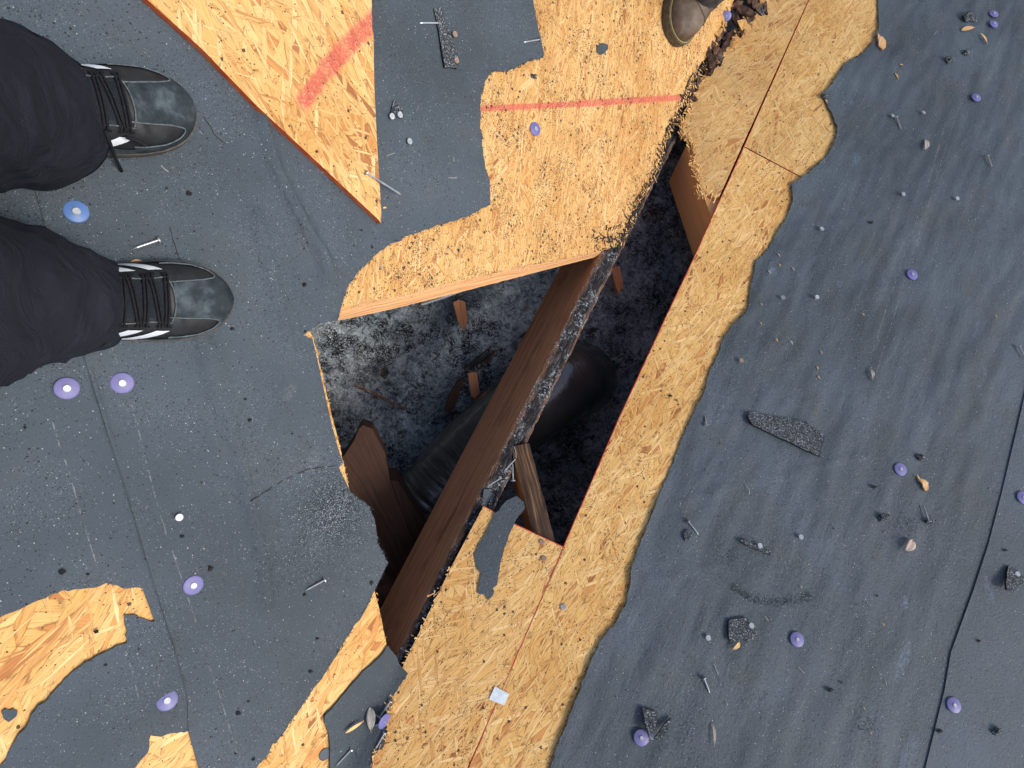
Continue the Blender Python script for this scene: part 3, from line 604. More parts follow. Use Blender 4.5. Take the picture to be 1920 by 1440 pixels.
# triangular offcut lying on the felt
def hu(pl, pts, h): return [tuple(pl.uvpx(p[0], p[1], h)) for p in pts]
TR = [(180, -90, 1), (277, 0, 1), (377, 90, 1), (480, 197, 1), (580, 290, 1), (711, 413, 1), (714, 418, 1), (715, 400, 1), (707, 267, 1), (702, 167, 1), (700, 62), (698, 55), (697, 0, 1), (694, -90, 1)]
ring = ring_uv(A_, TR, .0155, .005, .0006, 21)
o = sheet('board_offcut', A_, [ring], .0155, .0115, [M['tri'], M['edge']], None, smooth=False); tag(o, 'triangular offcut with a slanted red paint stroke and red edge, lying on felt', 'osb board')
# sawn board under the torn deck, seen along the top of the hole
def px_line(pl, pts, h): return [pl.px(x, y, h) for x, y in pts]
up_ = px_line(A_, [(628, 590), (700, 566), (773, 549), (860, 526), (960, 502), (1043, 487), (1130, 469)], -.0122)
lo_ = px_line(A_, [(630, 602), (660, 596), (733, 580), (827, 557), (943, 527), (1027, 505), (1093, 488), (1135, 477)], -.0240)
def resamp(L, n):
    L = np.array(L); d = np.concatenate([[0], np.cumsum(np.linalg.norm(np.diff(L, axis=0), axis=1))]); s = np.linspace(0, d[-1], n)
    return np.array([[np.interp(t, d, L[:, k]) for k in range(3)] for t in s]), s
nb = 60; U, su = resamp(up_, nb); Lw, _ = resamp(lo_, nb)
back = U + np.array([A_.p(*(np.array([0, 0])), 0)]) * 0 
Vv, Ff, UVv = [], [], []
bdir = nrm((U[30] - Lw[30]) - ((U[30] - Lw[30]) @ A_.n) * A_.n)
for i in range(nb):
    jit = .0008 * noise.noise(Vector((su[i] * 90, 3, 1)))
    prof = [U[i] + bdir * .05, U[i], U[i] * .67 + Lw[i] * .33 + A_.n * .001, U[i] * .33 + Lw[i] * .67 - bdir * .0006, Lw[i] - bdir * jit, Lw[i] + bdir * .06 - A_.n * .004]
    for j, p in enumerate(prof): Vv.append(p); UVv.append((su[i], [.0, .05, .058, .066, .074, .12][j]))
for i in range(nb - 1):
    for j in range(5): a = i * 6 + j; Ff.append([a, a + 6, a + 7, a + 1])
    Ff.append([i * 6 + 5, i * 6 + 11, i * 6 + 6, i * 6])
Ff += [[0, 1, 2, 3, 4, 5], [(nb - 1) * 6 + k for k in range(5, -1, -1)]]
o = mk('deck_plank', Vv, Ff, M['boardedge'], None, UVv); tag(o, 'sawn plank edge with fine grain along the top side of the hole', 'plank')

# ------------------------------------------------------------------ valley rafter and jacks
def beam_mesh(p0, p1, side, down, wd, dp, n=120, rag=.0, seg=6):
    """grid faces for a timber: returns (verts, faces, uvs) of top strip and of the sides"""
    p0, p1 = np.array(p0), np.array(p1); L = np.linalg.norm(p1 - p0); t = (p1 - p0) / L
    tv, tf, tu, sv, sf, su = [], [], [], [], [], []
    for i in range(n + 1):
        s = i / n; c = p0 + (p1 - p0) * s
        e0 = rag * (noise.noise(Vector((s * L * 45, 1.3, 0))) + .6 * noise.noise(Vector((s * L * 150, 7.7, 0)))); e1 = rag * .7 * (noise.noise(Vector((s * L * 38, 4.1, 2))) + .5 * noise.noise(Vector((s * L * 130, 9.2, 0))))
        for j in range(seg + 1):
            k = j / seg; q = e0 + (wd + e1 - e0) * k
            hgt = rag * 1.1 * noise.noise(Vector((s * L * 60, k * 3, 5))) - rag * .9 * (1 if j in (0, seg) else 0)
            tv.append(c + side * q - down * hgt); tu.append((s * L, q))
        g0, g1 = tv[i * (seg + 1)], tv[i * (seg + 1) + seg]
        prof = [g0, c + side * min(0, e0 * .3) + down * (.006 + abs(e0) * 1.2), c + down * dp * .5, c + down * dp, c + side * wd + down * dp, c + side * wd + down * dp * .5, c + side * wd + down * (.006 + abs(e1)), g1]
        for j, p in enumerate(prof): sv.append(p); su.append((s * L, [0, .008, dp * .5, dp, dp + wd, 2 * dp * .75 + wd, 2 * dp + wd - .008, 2 * dp + wd][j]))
    for i in range(n):
        for j in range(seg):
            a = i * (seg + 1) + j; tf.append([a, a + 1, a + seg + 2, a + seg + 1])
        for j in range(7):
            a = i * 8 + j; sf.append([a + 1, a, a + 8, a + 9])
    sf += [[7, 6, 5, 4, 3, 2, 1, 0], [n * 8 + k for k in range(8)]]
    return (tv, tf, tu), (sv, sf, su)
UP = np.array([0, 0, 1.0])
a0, a1 = A_.px(1127, 477, -.0125), A_.px(745, 1234, -.0125)
bd = nrm(a1 - a0); bs = nrm(np.cross(bd, UP)); 
if bs[0] < 0: bs = -bs
bdn = -nrm(np.cross(bs, bd)); bdn = bdn if bdn[2] < 0 else -bdn
a0 = a0 - bd * .75; a1 = a1 + bd * .5
bdn = nrm(bdn * math.cos(R(11)) - bs * math.sin(R(11)))
(tv, tf, tu), (sv, sf, su_) = beam_mesh(a0, a1, bs, bdn, .040, .148, 300, .0036)
e_ = empty('valley_rafter', (np.array(a0) + a1) / 2); tag(e_, 'long diagonal rafter with a charred black top crossing the middle of the hole', 'rafter')
mk('charred_top', tv, tf, M['char'], None, tu, e_, True); mk('timber', sv, sf, M['beam'], None, su_, e_)
def jack(pl, x0, y0, x1, y1, ext0, ext1, wd, dp, topm, sidem, label, h=-.0125, rag=.0008):
    q0, q1 = pl.px(x0, y0, h), pl.px(x1, y1, h); d = nrm(q1 - q0); q0 = q0 - d * ext0; q1 = q1 + d * ext1
    sd = nrm(np.cross(d, pl.n)); sd = sd if sd[0] > 0 else -sd
    T, Sd = beam_mesh(q0, q1, sd, -UP if False else -pl.n, wd, dp, 80, rag, 5)
    r = empty('jack_rafter', (q0 + q1) / 2); tag(r, label, 'rafter')
    mk('top_edge', T[0], T[1], topm, None, T[2], r, True); mk('timber', Sd[0], Sd[1], sidem, None, Sd[2], r); return r
jack(B_, 1298, 305, 1352, 459, .05, .9, .038, .135, M['jack'], M['jack'], 'clean pale rafter under the torn board at the upper right of the hole')
M['charj'] = wood_mat('scorched_wood', ((.012, .009, .008), (.06, .032, .018), (.42, .22, .10)), dirt=.95, gscale=.6)
jack(B_, 966, 866, 1003, 1010, .03, .7, .036, .135, M['charj'], M['jack'], 'short scorched rafter meeting the charred rafter above the cut red edge', rag=.0025)
def plank(name, pts, z, th, mat, label, cat, slope=0.0, jag=0.0, seed=0, base=None):
    """flat timber with its top face at height z (tilted towards later corners)"""
    P = []
    for i, p in enumerate(pts): P.append(zpx(p[0], p[1], z if len(p) < 3 else p[2]))
    P = np.array(P); k = np.argmax([np.linalg.norm(P[(i + 1) % len(P)] - P[i]) for i in range(len(P))]); d = nrm(P[(k + 1) % len(P)] - P[k]); s = nrm(np.cross(UP, d))
    n = len(P); V = list(P) + [p - UP * th for p in P]; UVs = [((p - P[0]) @ d, (p - P[0]) @ s + (.03 if i >= n else 0)) for i, p in enumerate(V)]
    if (np.cross(P[1] - P[0], P[2] - P[1]))[2] < 0: Fs = [list(range(n))[::-1], [n + i for i in range(n)]] + [[i, (i + 1) % n, n + (i + 1) % n, n + i] for i in range(n)]
    else: Fs = [list(range(n)), [n + i for i in range(n)][::-1]] + [[(i + 1) % n, i, n + i, n + (i + 1) % n] for i in range(n)]
    V2, F2_, U2 = [], [], []
    for f in Fs:
        b = len(V2); V2 += [V[i] for i in f]; U2 += [UVs[i] for i in f]; F2_.append(list(range(b, b + len(f))))
    o = mk(name, V2, F2_, mat, None, U2); return tag(o, label, cat)
ZC = A_.px(900, 930, 0)[2]                 # deck height at the middle of the hole
ZF = ZC - .52                              # insulation
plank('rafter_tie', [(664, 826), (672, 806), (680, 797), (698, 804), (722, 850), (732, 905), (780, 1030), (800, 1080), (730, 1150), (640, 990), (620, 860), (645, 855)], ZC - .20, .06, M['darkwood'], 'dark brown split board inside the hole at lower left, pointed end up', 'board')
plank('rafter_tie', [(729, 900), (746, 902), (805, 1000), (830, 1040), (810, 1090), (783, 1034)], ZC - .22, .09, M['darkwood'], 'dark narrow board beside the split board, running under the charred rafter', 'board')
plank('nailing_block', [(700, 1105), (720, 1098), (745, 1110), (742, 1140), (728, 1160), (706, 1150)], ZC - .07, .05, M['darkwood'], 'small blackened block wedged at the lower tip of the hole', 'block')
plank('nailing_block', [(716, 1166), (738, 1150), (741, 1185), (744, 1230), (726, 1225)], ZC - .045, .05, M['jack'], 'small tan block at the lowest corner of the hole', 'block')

# ------------------------------------------------------------------ attic
N = NB('blown_insulation'); uv, u, v = N.uv(); ob = N.obj()
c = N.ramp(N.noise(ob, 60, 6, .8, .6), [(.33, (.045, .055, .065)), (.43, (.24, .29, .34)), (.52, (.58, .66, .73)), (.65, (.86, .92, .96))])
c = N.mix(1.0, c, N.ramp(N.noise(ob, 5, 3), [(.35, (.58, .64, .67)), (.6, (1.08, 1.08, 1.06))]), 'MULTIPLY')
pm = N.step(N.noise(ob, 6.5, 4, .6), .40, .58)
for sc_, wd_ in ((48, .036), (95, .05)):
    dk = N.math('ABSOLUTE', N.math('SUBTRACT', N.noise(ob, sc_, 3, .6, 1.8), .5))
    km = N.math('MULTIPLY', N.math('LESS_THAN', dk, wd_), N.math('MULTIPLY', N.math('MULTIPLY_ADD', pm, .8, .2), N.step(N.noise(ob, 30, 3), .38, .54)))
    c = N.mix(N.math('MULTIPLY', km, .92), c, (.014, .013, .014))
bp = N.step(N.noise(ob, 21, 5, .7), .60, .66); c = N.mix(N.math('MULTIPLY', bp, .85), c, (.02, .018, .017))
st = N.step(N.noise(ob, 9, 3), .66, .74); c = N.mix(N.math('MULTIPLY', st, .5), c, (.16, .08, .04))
N.bump(N.math('ADD', N.noise(ob, 60, 5, .7), N.noise(ob, 240, 3, .7)), .8, .010)
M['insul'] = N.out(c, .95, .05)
gx = np.linspace(-1.35, 1.75, 150); gy_ = np.linspace(-1.15, 1.35, 120)
V, UVi = [], []
for yy in gy_:
    for xx in gx: V.append((xx, yy, min(ZF, roof_z(xx, yy) - .2) + .045 * fbm((xx * 5, yy * 5, 0), 3) + .03 * fbm((xx * 22, yy * 22, 3), 3))); UVi.append((xx, yy))
nx = len(gx); Fi = [[j * nx + i, j * nx + i + 1, (j + 1) * nx + i + 1, (j + 1) * nx + i] for j in range(len(gy_) - 1) for i in range(nx - 1)]
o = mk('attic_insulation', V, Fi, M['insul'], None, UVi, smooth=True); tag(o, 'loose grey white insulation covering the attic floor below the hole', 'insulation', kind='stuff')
# unseen wall skirt, added so no light leaks into the attic
bx = [(-1.3, -1.1), (1.7, -1.1), (1.7, 1.3), (-1.3, 1.3)]; V, Fw = [], []
for i in range(4):
    (xa, ya), (xb, yb) = bx[i], bx[(i + 1) % 4]
    for k in range(25):
        t = k / 24; xx, yy = xa + (xb - xa) * t, ya + (yb - ya) * t; V += [(xx, yy, -2.6), (xx, yy, max(-2.5, roof_z(xx, yy) - .03))]
    b = i * 50; Fw += [[b + 2 * k, b + 2 * k + 2, b + 2 * k + 3, b + 2 * k + 1] for k in range(24)]
o = mk('attic_light_skirt', V, Fw, simple_mat('light_skirt_grey', (.35, .33, .30), (.42, .40, .37), 5, .8)); tag(o, 'unseen wall skirt added to keep light out of the attic under the roof', 'wall')
# flexible duct
N = NB('black_duct_film'); ob = N.obj(); uv, u, v = N.uv()
wrk = N.noise(N.vec(N.math('MULTIPLY', u, 110), N.math('MULTIPLY', v, 11)), 1, 4, .6, 1.0)
N.bump(wrk, .7, .004); M['duct'] = N.out(N.ramp(N.noise(ob, 9, 3), [(.35, (.045, .047, .046)), (.7, (.075, .079, .077))]), N.math('MULTIPLY_ADD', N.noise(ob, 14, 3), .26, .08), .8); N.b.inputs['Coat Weight'].default_value = .45; N.b.inputs['Coat Roughness'].default_value = .12
zd = ZF + .12
dp = [zpx(742, 1030, zd - .01), zpx(798, 955, zd), zpx(856, 886, zd + .002), zpx(924, 818, zd + .006), zpx(990, 762, zd + .008), zpx(1036, 728, zd + .004), zpx(1068, 712, zd - .03), zpx(1086, 710, zd - .10), zpx(1094, 712, zd - .2)]
dp = np.array(dp); dd_, sd_ = resamp(dp, 260)
for it in range(24): dd_[1:-1] = (dd_[:-2] + 2 * dd_[1:-1] + dd_[2:]) / 4
V, UVd = [], []; sg = 40; rd = .099
for i in range(260):
    t = nrm(dd_[min(i + 1, 259)] - dd_[max(i - 1, 0)]); sdv = nrm(np.cross(t, UP) if abs(t[2]) < .98 else np.cross(t, [0, 1, 0])); uu = np.cross(sdv, t)
    for k in range(sg):
        a = 2 * math.pi * k / sg; q = sd_[i]
        lowend = max(0, 1 - sd_[i] / .30)
        r_ = rd * (1 + .003 * math.sin(q * 2 * math.pi / .036) + (.010 + .085 * lowend) * noise.noise(Vector((q * 70, a * 1.2, 2))) + .02 * noise.noise(Vector((q * 20, a * 2, 5))))
        V.append(dd_[i] + r_ * (math.cos(a) * sdv + math.sin(a) * uu)); UVd.append((q, a * rd))
Fd = [[i * sg + k, i * sg + (k + 1) % sg, (i + 1) * sg + (k + 1) % sg, (i + 1) * sg + k] for i in range(259) for k in range(sg)] + [list(range(sg))[::-1]]
Fd = [f[::-1] for f in Fd]
o = mk('flexible_duct', V, Fd, M['duct'], None, UVd, smooth=True); tag(o, 'fat black plastic wrapped flexible duct lying across the insulation in the hole', 'duct')
# chips and sticks fallen onto the insulation
zi = ZF + .05
CH = [([(873, 690), (893, 672), (913, 657), (933, 657), (915, 680), (893, 698)], M['char'], 'blackened chip with a slanting tip on insulation in the hole', .012),
      ([(877, 700), (893, 697), (900, 737), (890, 748), (883, 740)], M['beam'], 'orange brown wood chip just below the blackened chip on insulation', .01),
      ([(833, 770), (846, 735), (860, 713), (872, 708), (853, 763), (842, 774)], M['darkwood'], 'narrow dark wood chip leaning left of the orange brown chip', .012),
      ([(850, 567), (860, 562), (872, 566), (877, 600), (870, 622), (858, 600)], M['beam'], 'brown wood chip on insulation just under the plank edge', .01),
      ([(1146, 503), (1162, 499), (1171, 546), (1166, 540), (1160, 552), (1154, 535), (1150, 520)], M['beam'], 'splintered brown stick on insulation right of the charred rafter', .02),
      ([(978, 632), (992, 620), (1010, 626), (1000, 642), (985, 640)], M['char'], 'black lump on insulation touching the left side of the charred rafter', .02),
      ([(714, 694), (724, 690), (730, 700), (722, 712), (713, 705)], M['char'], 'small round black lump on pale insulation', .015)]
for pts, mt, lb_, th in CH: plank('wood_chip', pts, zi + .01, th, mt, lb_, 'wood chip')['group'] = 'chips fallen on the insulation'
v_, f_ = tube([zpx(664, 722, zi + .02), zpx(700, 738, zi + .022), zpx(758, 767, zi + .02)], .004, 6); tag(mk('stick', v_, f_, M['char']), 'thin straight black stick lying on the insulation', 'stick')
v_, f_ = tube([zpx(790, 571, zi + .1), zpx(830, 558, zi + .1), zpx(880, 540, zi + .1)], .003, 6); tag(mk('cable', v_, f_, simple_mat('grey_cable', (.25, .27, .29), (.35, .37, .39), 20, .5)), 'thin pale grey cable just under the plank edge', 'cable')

# ------------------------------------------------------------------ loose felt pieces
def fold_uv(x, y, h=.004): return A_.uvpx(x, y, h) if x < 1384 - .5153 * y else A_.uv(B_.px(x, y, h))
def over_fold(h):
    def f(u, v):
        p = A_.p(u, v, 0); t = -((p - B_.o) @ B_.n) / (A_.n @ B_.n); return max(0, t) + h
    return f
FL = [(727, 1210), (714, 1229), (677, 1263), (635, 1313), (608, 1342, 1), (608, 1356), (616, 1374), (618, 1403), (618, 1440), (616, 1500), (672, 1500), (690, 1470), (698, 1440), (701, 1424), (719, 1400), (726, 1377), (730, 1350), (730, 1326), (738, 1305), (748, 1287), (761, 1274), (766, 1263), (757, 1254), (753, 1250), (745, 1234)]
ring = []
q = [fold_uv(*p[:2]) for p in FL]
for i, a in enumerate(q):
    b = q[(i + 1) % len(q)]; L = np.linalg.norm(b - a); n = int(L / .006); ring.append(tuple(a))
    for k in range(1, n + 1):
        c = a + (b - a) * k / (n + 1); ring.append(tuple(c + np.array([random.uniform(-1, 1), random.uniform(-1, 1)]) * .0006 + .0012 * noise.noise(Vector((c[0] * 70, c[1] * 70, 3)))))
o = sheet('felt_flap', A_, [ring], 0, .0014, [M['feltS'], M['feltedge']], .008, None, lambda u, v: over_fold(.0045)(u, v) + .0018 * noise.noise(Vector((u * 25, v * 25, 1))), bottom=False)
tag(o, 'torn flap of grey felt below the hole holding loose nails and a leaf', 'felt scrap')
ST = [(969, 930), (982, 941), (984, 954), (974, 966), (964, 981), (958, 996), (953, 1010), (945, 1030), (939, 1052), (935, 1075), (932, 1097), (924, 1102), (927, 1110), (923, 1118), (915, 1126), (911, 1118), (906, 1114), (900, 1115), (895, 1112), (897, 1095), (903, 1076), (894, 1065), (889, 1041), (897, 1020), (908, 1004), (915, 990), (924, 973), (926, 962), (936, 957), (941, 948), (950, 938)]
def strip_h(u, v): return .003 + .002 * noise.noise(Vector((u * 22, v * 22, 8)))
o = sheet('felt_strip', B_, [ring_uv(B_, ST, .003, .005, .001, 31)], 0, .0014, [M['feltS'], M['feltedge']], .007, None, strip_h); tag(o, 'ragged tongue of grey felt lying over the cut red edge of the lower board', 'felt scrap')
for pts, lb, pl in (([(907, 917), (918, 917), (922, 930), (919, 946), (910, 944), (905, 930)], 'small grey felt scrap on the charred rafter next to bent nails', A_),
                    ([(1119, 86), (1128, 81), (1139, 84), (1140, 92), (1134, 99), (1126, 103), (1119, 97)], 'dark felt scrap stuck on the board near the brown boot', A_),
                    ([(2, 1334), (10, 1327), (16, 1331), (24, 1327), (33, 1333), (31, 1342), (16, 1353), (6, 1346)], 'small heart shaped felt scrap on the curved bare patch', A_)):
    h0 = -.006 if 'rafter' in lb else .0015 if 'tab' not in lb else .0066
    o = sheet('felt_scrap', pl, [ring_uv(pl, pts, h0, .003, .0006, 40)], h0, .0012, [M['feltS'] if 'tab' not in lb else M['feltL'], M['feltedge']], .006, None, lambda u, v: .0012 + .001 * noise.noise(Vector((u * 60, v * 60, 2)))); tag(o, lb, 'felt scrap')

# ------------------------------------------------------------------ plastic cap nails
def plast(name, c):
    N = NB(name); o_ = N.obj(); col = N.mix(N.step(N.noise(o_, 160, 3), .5, .75), c, tuple(x * .72 + .03 for x in c)); N.bump(N.noise(o_, 400, 2), .15, .0005); return N.out(col, .42, .4)
M['purple'] = plast('purple_plastic', (.15, .145, .37)); M['blue'] = plast('blue_plastic', (.085, .18, .42)); M['violet'] = plast('violet_plastic', (.17, .16, .35))
M['zinc'] = simple_mat('galvanised_steel', (.26, .285, .30), (.46, .49, .51), 200, .45, .5, .2, 600, .35)
M['steel'] = simple_mat('dull_steel', (.30, .31, .32), (.55, .56, .57), 120, .35, .5, .1, 500, .7)
M['rust'] = simple_mat('rusty_steel', (.22, .14, .10), (.38, .28, .22), 200, .6, .4, .2, 500, .3)
def frame(pl, p, tilt=0, az=0):
    n = pl.n; ex = pl.eu * math.cos(az) + pl.ev * math.sin(az); n2 = nrm(n + ex * math.tan(tilt)); e1 = nrm(ex - (ex @ n2) * n2); return p, e1, np.cross(n2, e1), n2
def lathe(fr, prof, seg=28):
    p, e1, e2, n = fr; V, Fc = [], []
    for r, h in prof:
        for k in range(seg): a = 2 * math.pi * k / seg; V.append(p + n * h + (e1 * math.cos(a) + e2 * math.sin(a)) * r)
    for i in range(len(prof) - 1):
        for k in range(seg): Fc.append([i * seg + k, i * seg + (k + 1) % seg, (i + 1) * seg + (k + 1) % seg, (i + 1) * seg + k])
    Fc.append([(len(prof) - 1) * seg + k for k in range(seg)]); return V, Fc
CAPS = [(A_, 143, 397, 'blue', 'blue plastic cap nail between the two trouser legs'), (A_, 125, 728, 'violet', 'purple cap nail just below the lower trouser leg, left of a pair'), (A_, 229, 718, 'violet', 'purple cap nail just below the lower sneaker, right of a pair'),
        (A_, 362, 1097, 'violet', 'purple cap nail right above the curved bare patch at lower left'), (A_, 313, 1313, 'violet', 'purple cap nail half tucked under the felt, between the two bare patches'), (A_, 1003, 242, 'purple', 'purple cap nail on the bare board under the straight red line'),
        (B_, 1863, 26, 'purple', 'upper one of two purple cap nails in the top right corner'), (B_, 1863, 45, 'purple', 'lower one of two purple cap nails in the top right corner'), (B_, 1830, 183, 'purple', 'single purple cap nail at upper right below the pair in the corner'),
        (B_, 1710, 515, 'purple', 'purple cap nail in the middle of the right slope on a faint chalk line'), (B_, 1688, 880, 'violet', 'purple cap nail beside a torn orange wood chip on the right slope'), (B_, 1494, 1199, 'violet', 'purple cap nail right of the square shingle scrap'),
        (B_, 1788, 1322, 'violet', 'purple cap nail on the smooth felt course in the lower right corner'), (B_, 1202, 1383, 'violet', 'purple cap nail touching the triangular shingle scrap at the bottom'), (B_, 1918, 933, 'violet', 'purple cap nail cut by the right edge of the picture')]
for i, (pl, x, y, mt, lb) in enumerate(CAPS):
    rs = random.Random(i); on = 'bare board' in lb and 'under' in lb
    fr = frame(pl, pl.px(x, y, .0008 if on else (.0068 if pl is B_ and x > 1770 and y > 900 else .0068 if pl is B_ else .0035)), rs.uniform(0, .09), rs.uniform(0, 6))
    if 'tucked' in lb:
        dq = AU(303, 1293) - AU(313, 1313); fr = frame(pl, pl.px(x, y, .0012 + hf1(*AU(x, y)) + .0002), .30, math.atan2(dq[1], dq[0]))
    r = empty('cap_nail', fr[0]); tag(r, lb, 'cap nail', 'plastic cap nails')
    kk = .95 if pl is A_ else .72
    R0 = .0127 if y > 300 or pl is A_ else .0118
    v_, f_ = lathe(fr, [(R0, 0), (R0, .0011), (R0 * .955, .0016), (R0 * .80, .0017), (R0 * .72, .0021), (R0 * .45, .0023), (R0 * .38, .0026)]); mk('plastic_cap', v_, f_, M[mt], None, None, r, True)
    v_, f_ = lathe(fr, [(.0044 * kk, .0025), (.0045 * kk, .0034), (.0040 * kk, .0039)], 18); mk('nail_head', v_, f_, M['zinc'], None, None, r)
# bent caps lying on edge
for x, y, pl, tl, lb in ((720, 1352, B_, 1.05, 'purple cap tipped on its edge among nails on the felt flap'), (1362, 30, B_, .8, 'purple cap fragment poking from rotten wood beside the brown boot')):
    fr = frame(pl, pl.px(x, y, .012), tl, math.pi * .5 if x < 1000 else .4); r = empty('cap_nail', fr[0]); tag(r, lb, 'cap nail', 'plastic cap nails')
    v_, f_ = lathe(fr, [(.0127, 0), (.0127, .0011), (.0115, .0017), (.0055, .0024)]); mk('plastic_cap', v_, f_, M['purple'], None, None, r, True)
    v_, f_ = tube([fr[0] + fr[3] * .003, fr[0] - fr[3] * .022], .0015, 8); mk('nail_shank', v_, f_, M['zinc'], None, None, r)

# ------------------------------------------------------------------ nails
HEADS = [(A_, 768, 265, 'zinc', 'lone nail head on dark felt between the triangular offcut and torn board'), (A_, 750, 215, 'zinc', 'right nail head on the small pointed shingle scrap'), (A_, 735, 218, 'steel', 'left nail head on the small pointed shingle scrap'),
         (A_, 853, 64, 'rust', 'upper rusty nail head on the long shingle strip'), (A_, 856, 113, 'rust', 'lower rusty nail head on the long shingle strip'), (A_, 336, 970, 'zinc', 'pale nail head on felt left of the granule heap'),
         (B_, 1732, 211, 'steel', 'nail head at upper right, right of a lying nail'), (B_, 1674, 217, 'steel', 'nail head at upper right touching a lying nail'), (B_, 1541, 429, 'zinc', 'pale nail head with dark hole beside the torn felt edge at upper right'), (B_, 1795, 372, 'steel', 'dull nail head at far right below the two lying nails'), (B_, 1694, 364, 'steel', 'tiny bright nail head above the middle right cap nail'),
         (B_, 1468, 558, 'steel', 'left nail head of two close to pale scuffs on the right felt'), (B_, 1532, 557, 'zinc', 'right nail head of two close to pale scuffs on the right felt'), (B_, 1390, 676, 'rust', 'brownish nail head close to the torn felt edge beside the hole'), (B_, 1502, 1007, 'zinc', 'pale raised nail head in the middle of the lower right felt'),
         (B_, 1425, 1023, 'zinc', 'nail head on a shredded shingle crumb'), (B_, 1409, 1173, 'zinc', 'nail head on the square shingle scrap'), (B_, 1328, 1196, 'zinc', 'pale nail head left of the square shingle scrap'), (B_, 1223, 1381, 'zinc', 'nail head on the triangular scrap at the bottom'), (B_, 1908, 1076, 'steel', 'nail head on the curled scrap at the right edge'),
         (B_, 1056, 1138, 'steel', 'nail head driven into the lower right bare board'), (B_, 1020, 1047, 'rust', 'nail head driven into the lower board beside the red seam'), (B_, 1016, 1016, 'rust', 'small nail head just under the cut red edge')]
for pl, x, y, mt, lb in HEADS:
    h = .0016 if 'driven' in lb or 'cut red' in lb else .0075 if pl is A_ else .0105; rs = random.Random(x)
    fr = frame(pl, pl.px(x, y, h), rs.uniform(.02, .22) if h > .002 else .02, rs.uniform(0, 6))
    v1 = lathe(fr, [(.0046, -.0002), (.0049, .0004), (.0046, .0010)], 16); v2 = tube([fr[0], fr[0] - fr[3] * (.007 if h > .002 else .0012)], .0016, 8)
    tag(mk('nail', *merge(v1, v2), M[mt]), lb, 'nail', 'driven nails showing their heads')
def loose_nail(pl, x0, y0, x1, y1, lb, mt='steel', h=.005, r=.0015, hr=.0042, hz=None):
    """from the point (x0, y0) to the head (x1, y1)"""
    if pl is B_ and h > 0 and x0 > 1000: h += .0035
    p = pl.px(x0, y0, h); q = pl.px(x1, y1, hz if hz is not None else h + .002); d = nrm(q - p)
    parts = [tube([p, p + d * .004, q], [.0002, r, r], 8)]
    if hr: parts.append(tube([q - d * .0004, q + d * .0010], hr, 14))
    return tag(mk('nail', *merge(*parts), M[mt]), lb, 'nail', 'loose nails')
for a in [(A_, 250, 466, 297, 450, 'loose nail lying on felt just above the lower sneaker'), (A_, 787, 43, 822, 43, 'short nail sticking out left of the long shingle strip'), (A_, 982, 79, 1012, 74, 'nail poking from under the torn board at top centre'), (A_, 752, 365, 687, 324, 'long bent nail lying over the tip of the triangular offcut', 'steel', .017),
          (A_, 573, 1107, 608, 1088, 'loose nail lying on felt below the granule heap'), (A_, 629, 1437, 658, 1406, 'loose nail at the bottom edge on the felt flap'), (B_, 703, 1406, 721, 1374, 'steel nail on the right edge of the felt flap, under the tipped cap'), (B_, 711, 1346, 732, 1315, 'steel nail on the felt flap, above the tipped cap'),
          (B_, 701, 1360, 717, 1357, 'very short nail between the leaf and the tipped cap'), (B_, 1690, 243, 1681, 220, 'slanting nail at upper right, head up'), (B_, 1860, 313, 1852, 293, 'nail at far upper right beside a staple'), (B_, 1924, 674, 1911, 650, 'nail cut by the right edge of the picture'), (B_, 1310, 1003, 1291, 978, 'nail slanting over a black crumb right of the bare board'),
          (B_, 1731, 946, 1742, 978, 'upright leaning nail near the curved crack of the right felt'), (B_, 1331, 1300, 1320, 1272, 'nail lying in grit at bottom centre right'), (B_, 1322, 780, 1324, 797, 'tiny nail close to the torn felt edge beside the hole')]: loose_nail(*a)
for (x0, y0, x1, y1, hr, lb) in ((914, 912, 940, 896, 0, 'headless nail lying across the charred rafter, lowest one'), (945, 884, 966, 861, 0, 'bright nail lying along the charred rafter'), (961, 868, 962, 901, .0045, 'nail hanging down from the charred rafter with its head below')):
    loose_nail(B_, x0, y0, x1, y1, lb, 'zinc', -.004, .0013, hr, -.004)
v_, f_ = tube([B_.px(957, 833, -.006), B_.px(964, 838, .002), B_.px(967, 846, .002), B_.px(968, 858, -.006)], .0008, 6); tag(mk('staple', v_, f_, M['zinc']), 'bent wire staple in the top of the charred rafter', 'staple')
v_, f_ = tube([B_.px(1872, 290, .003), B_.px(1876, 301, .004)], .0008, 6); tag(mk('staple', v_, f_, M['zinc']), 'small staple lying on felt at far upper right', 'staple')
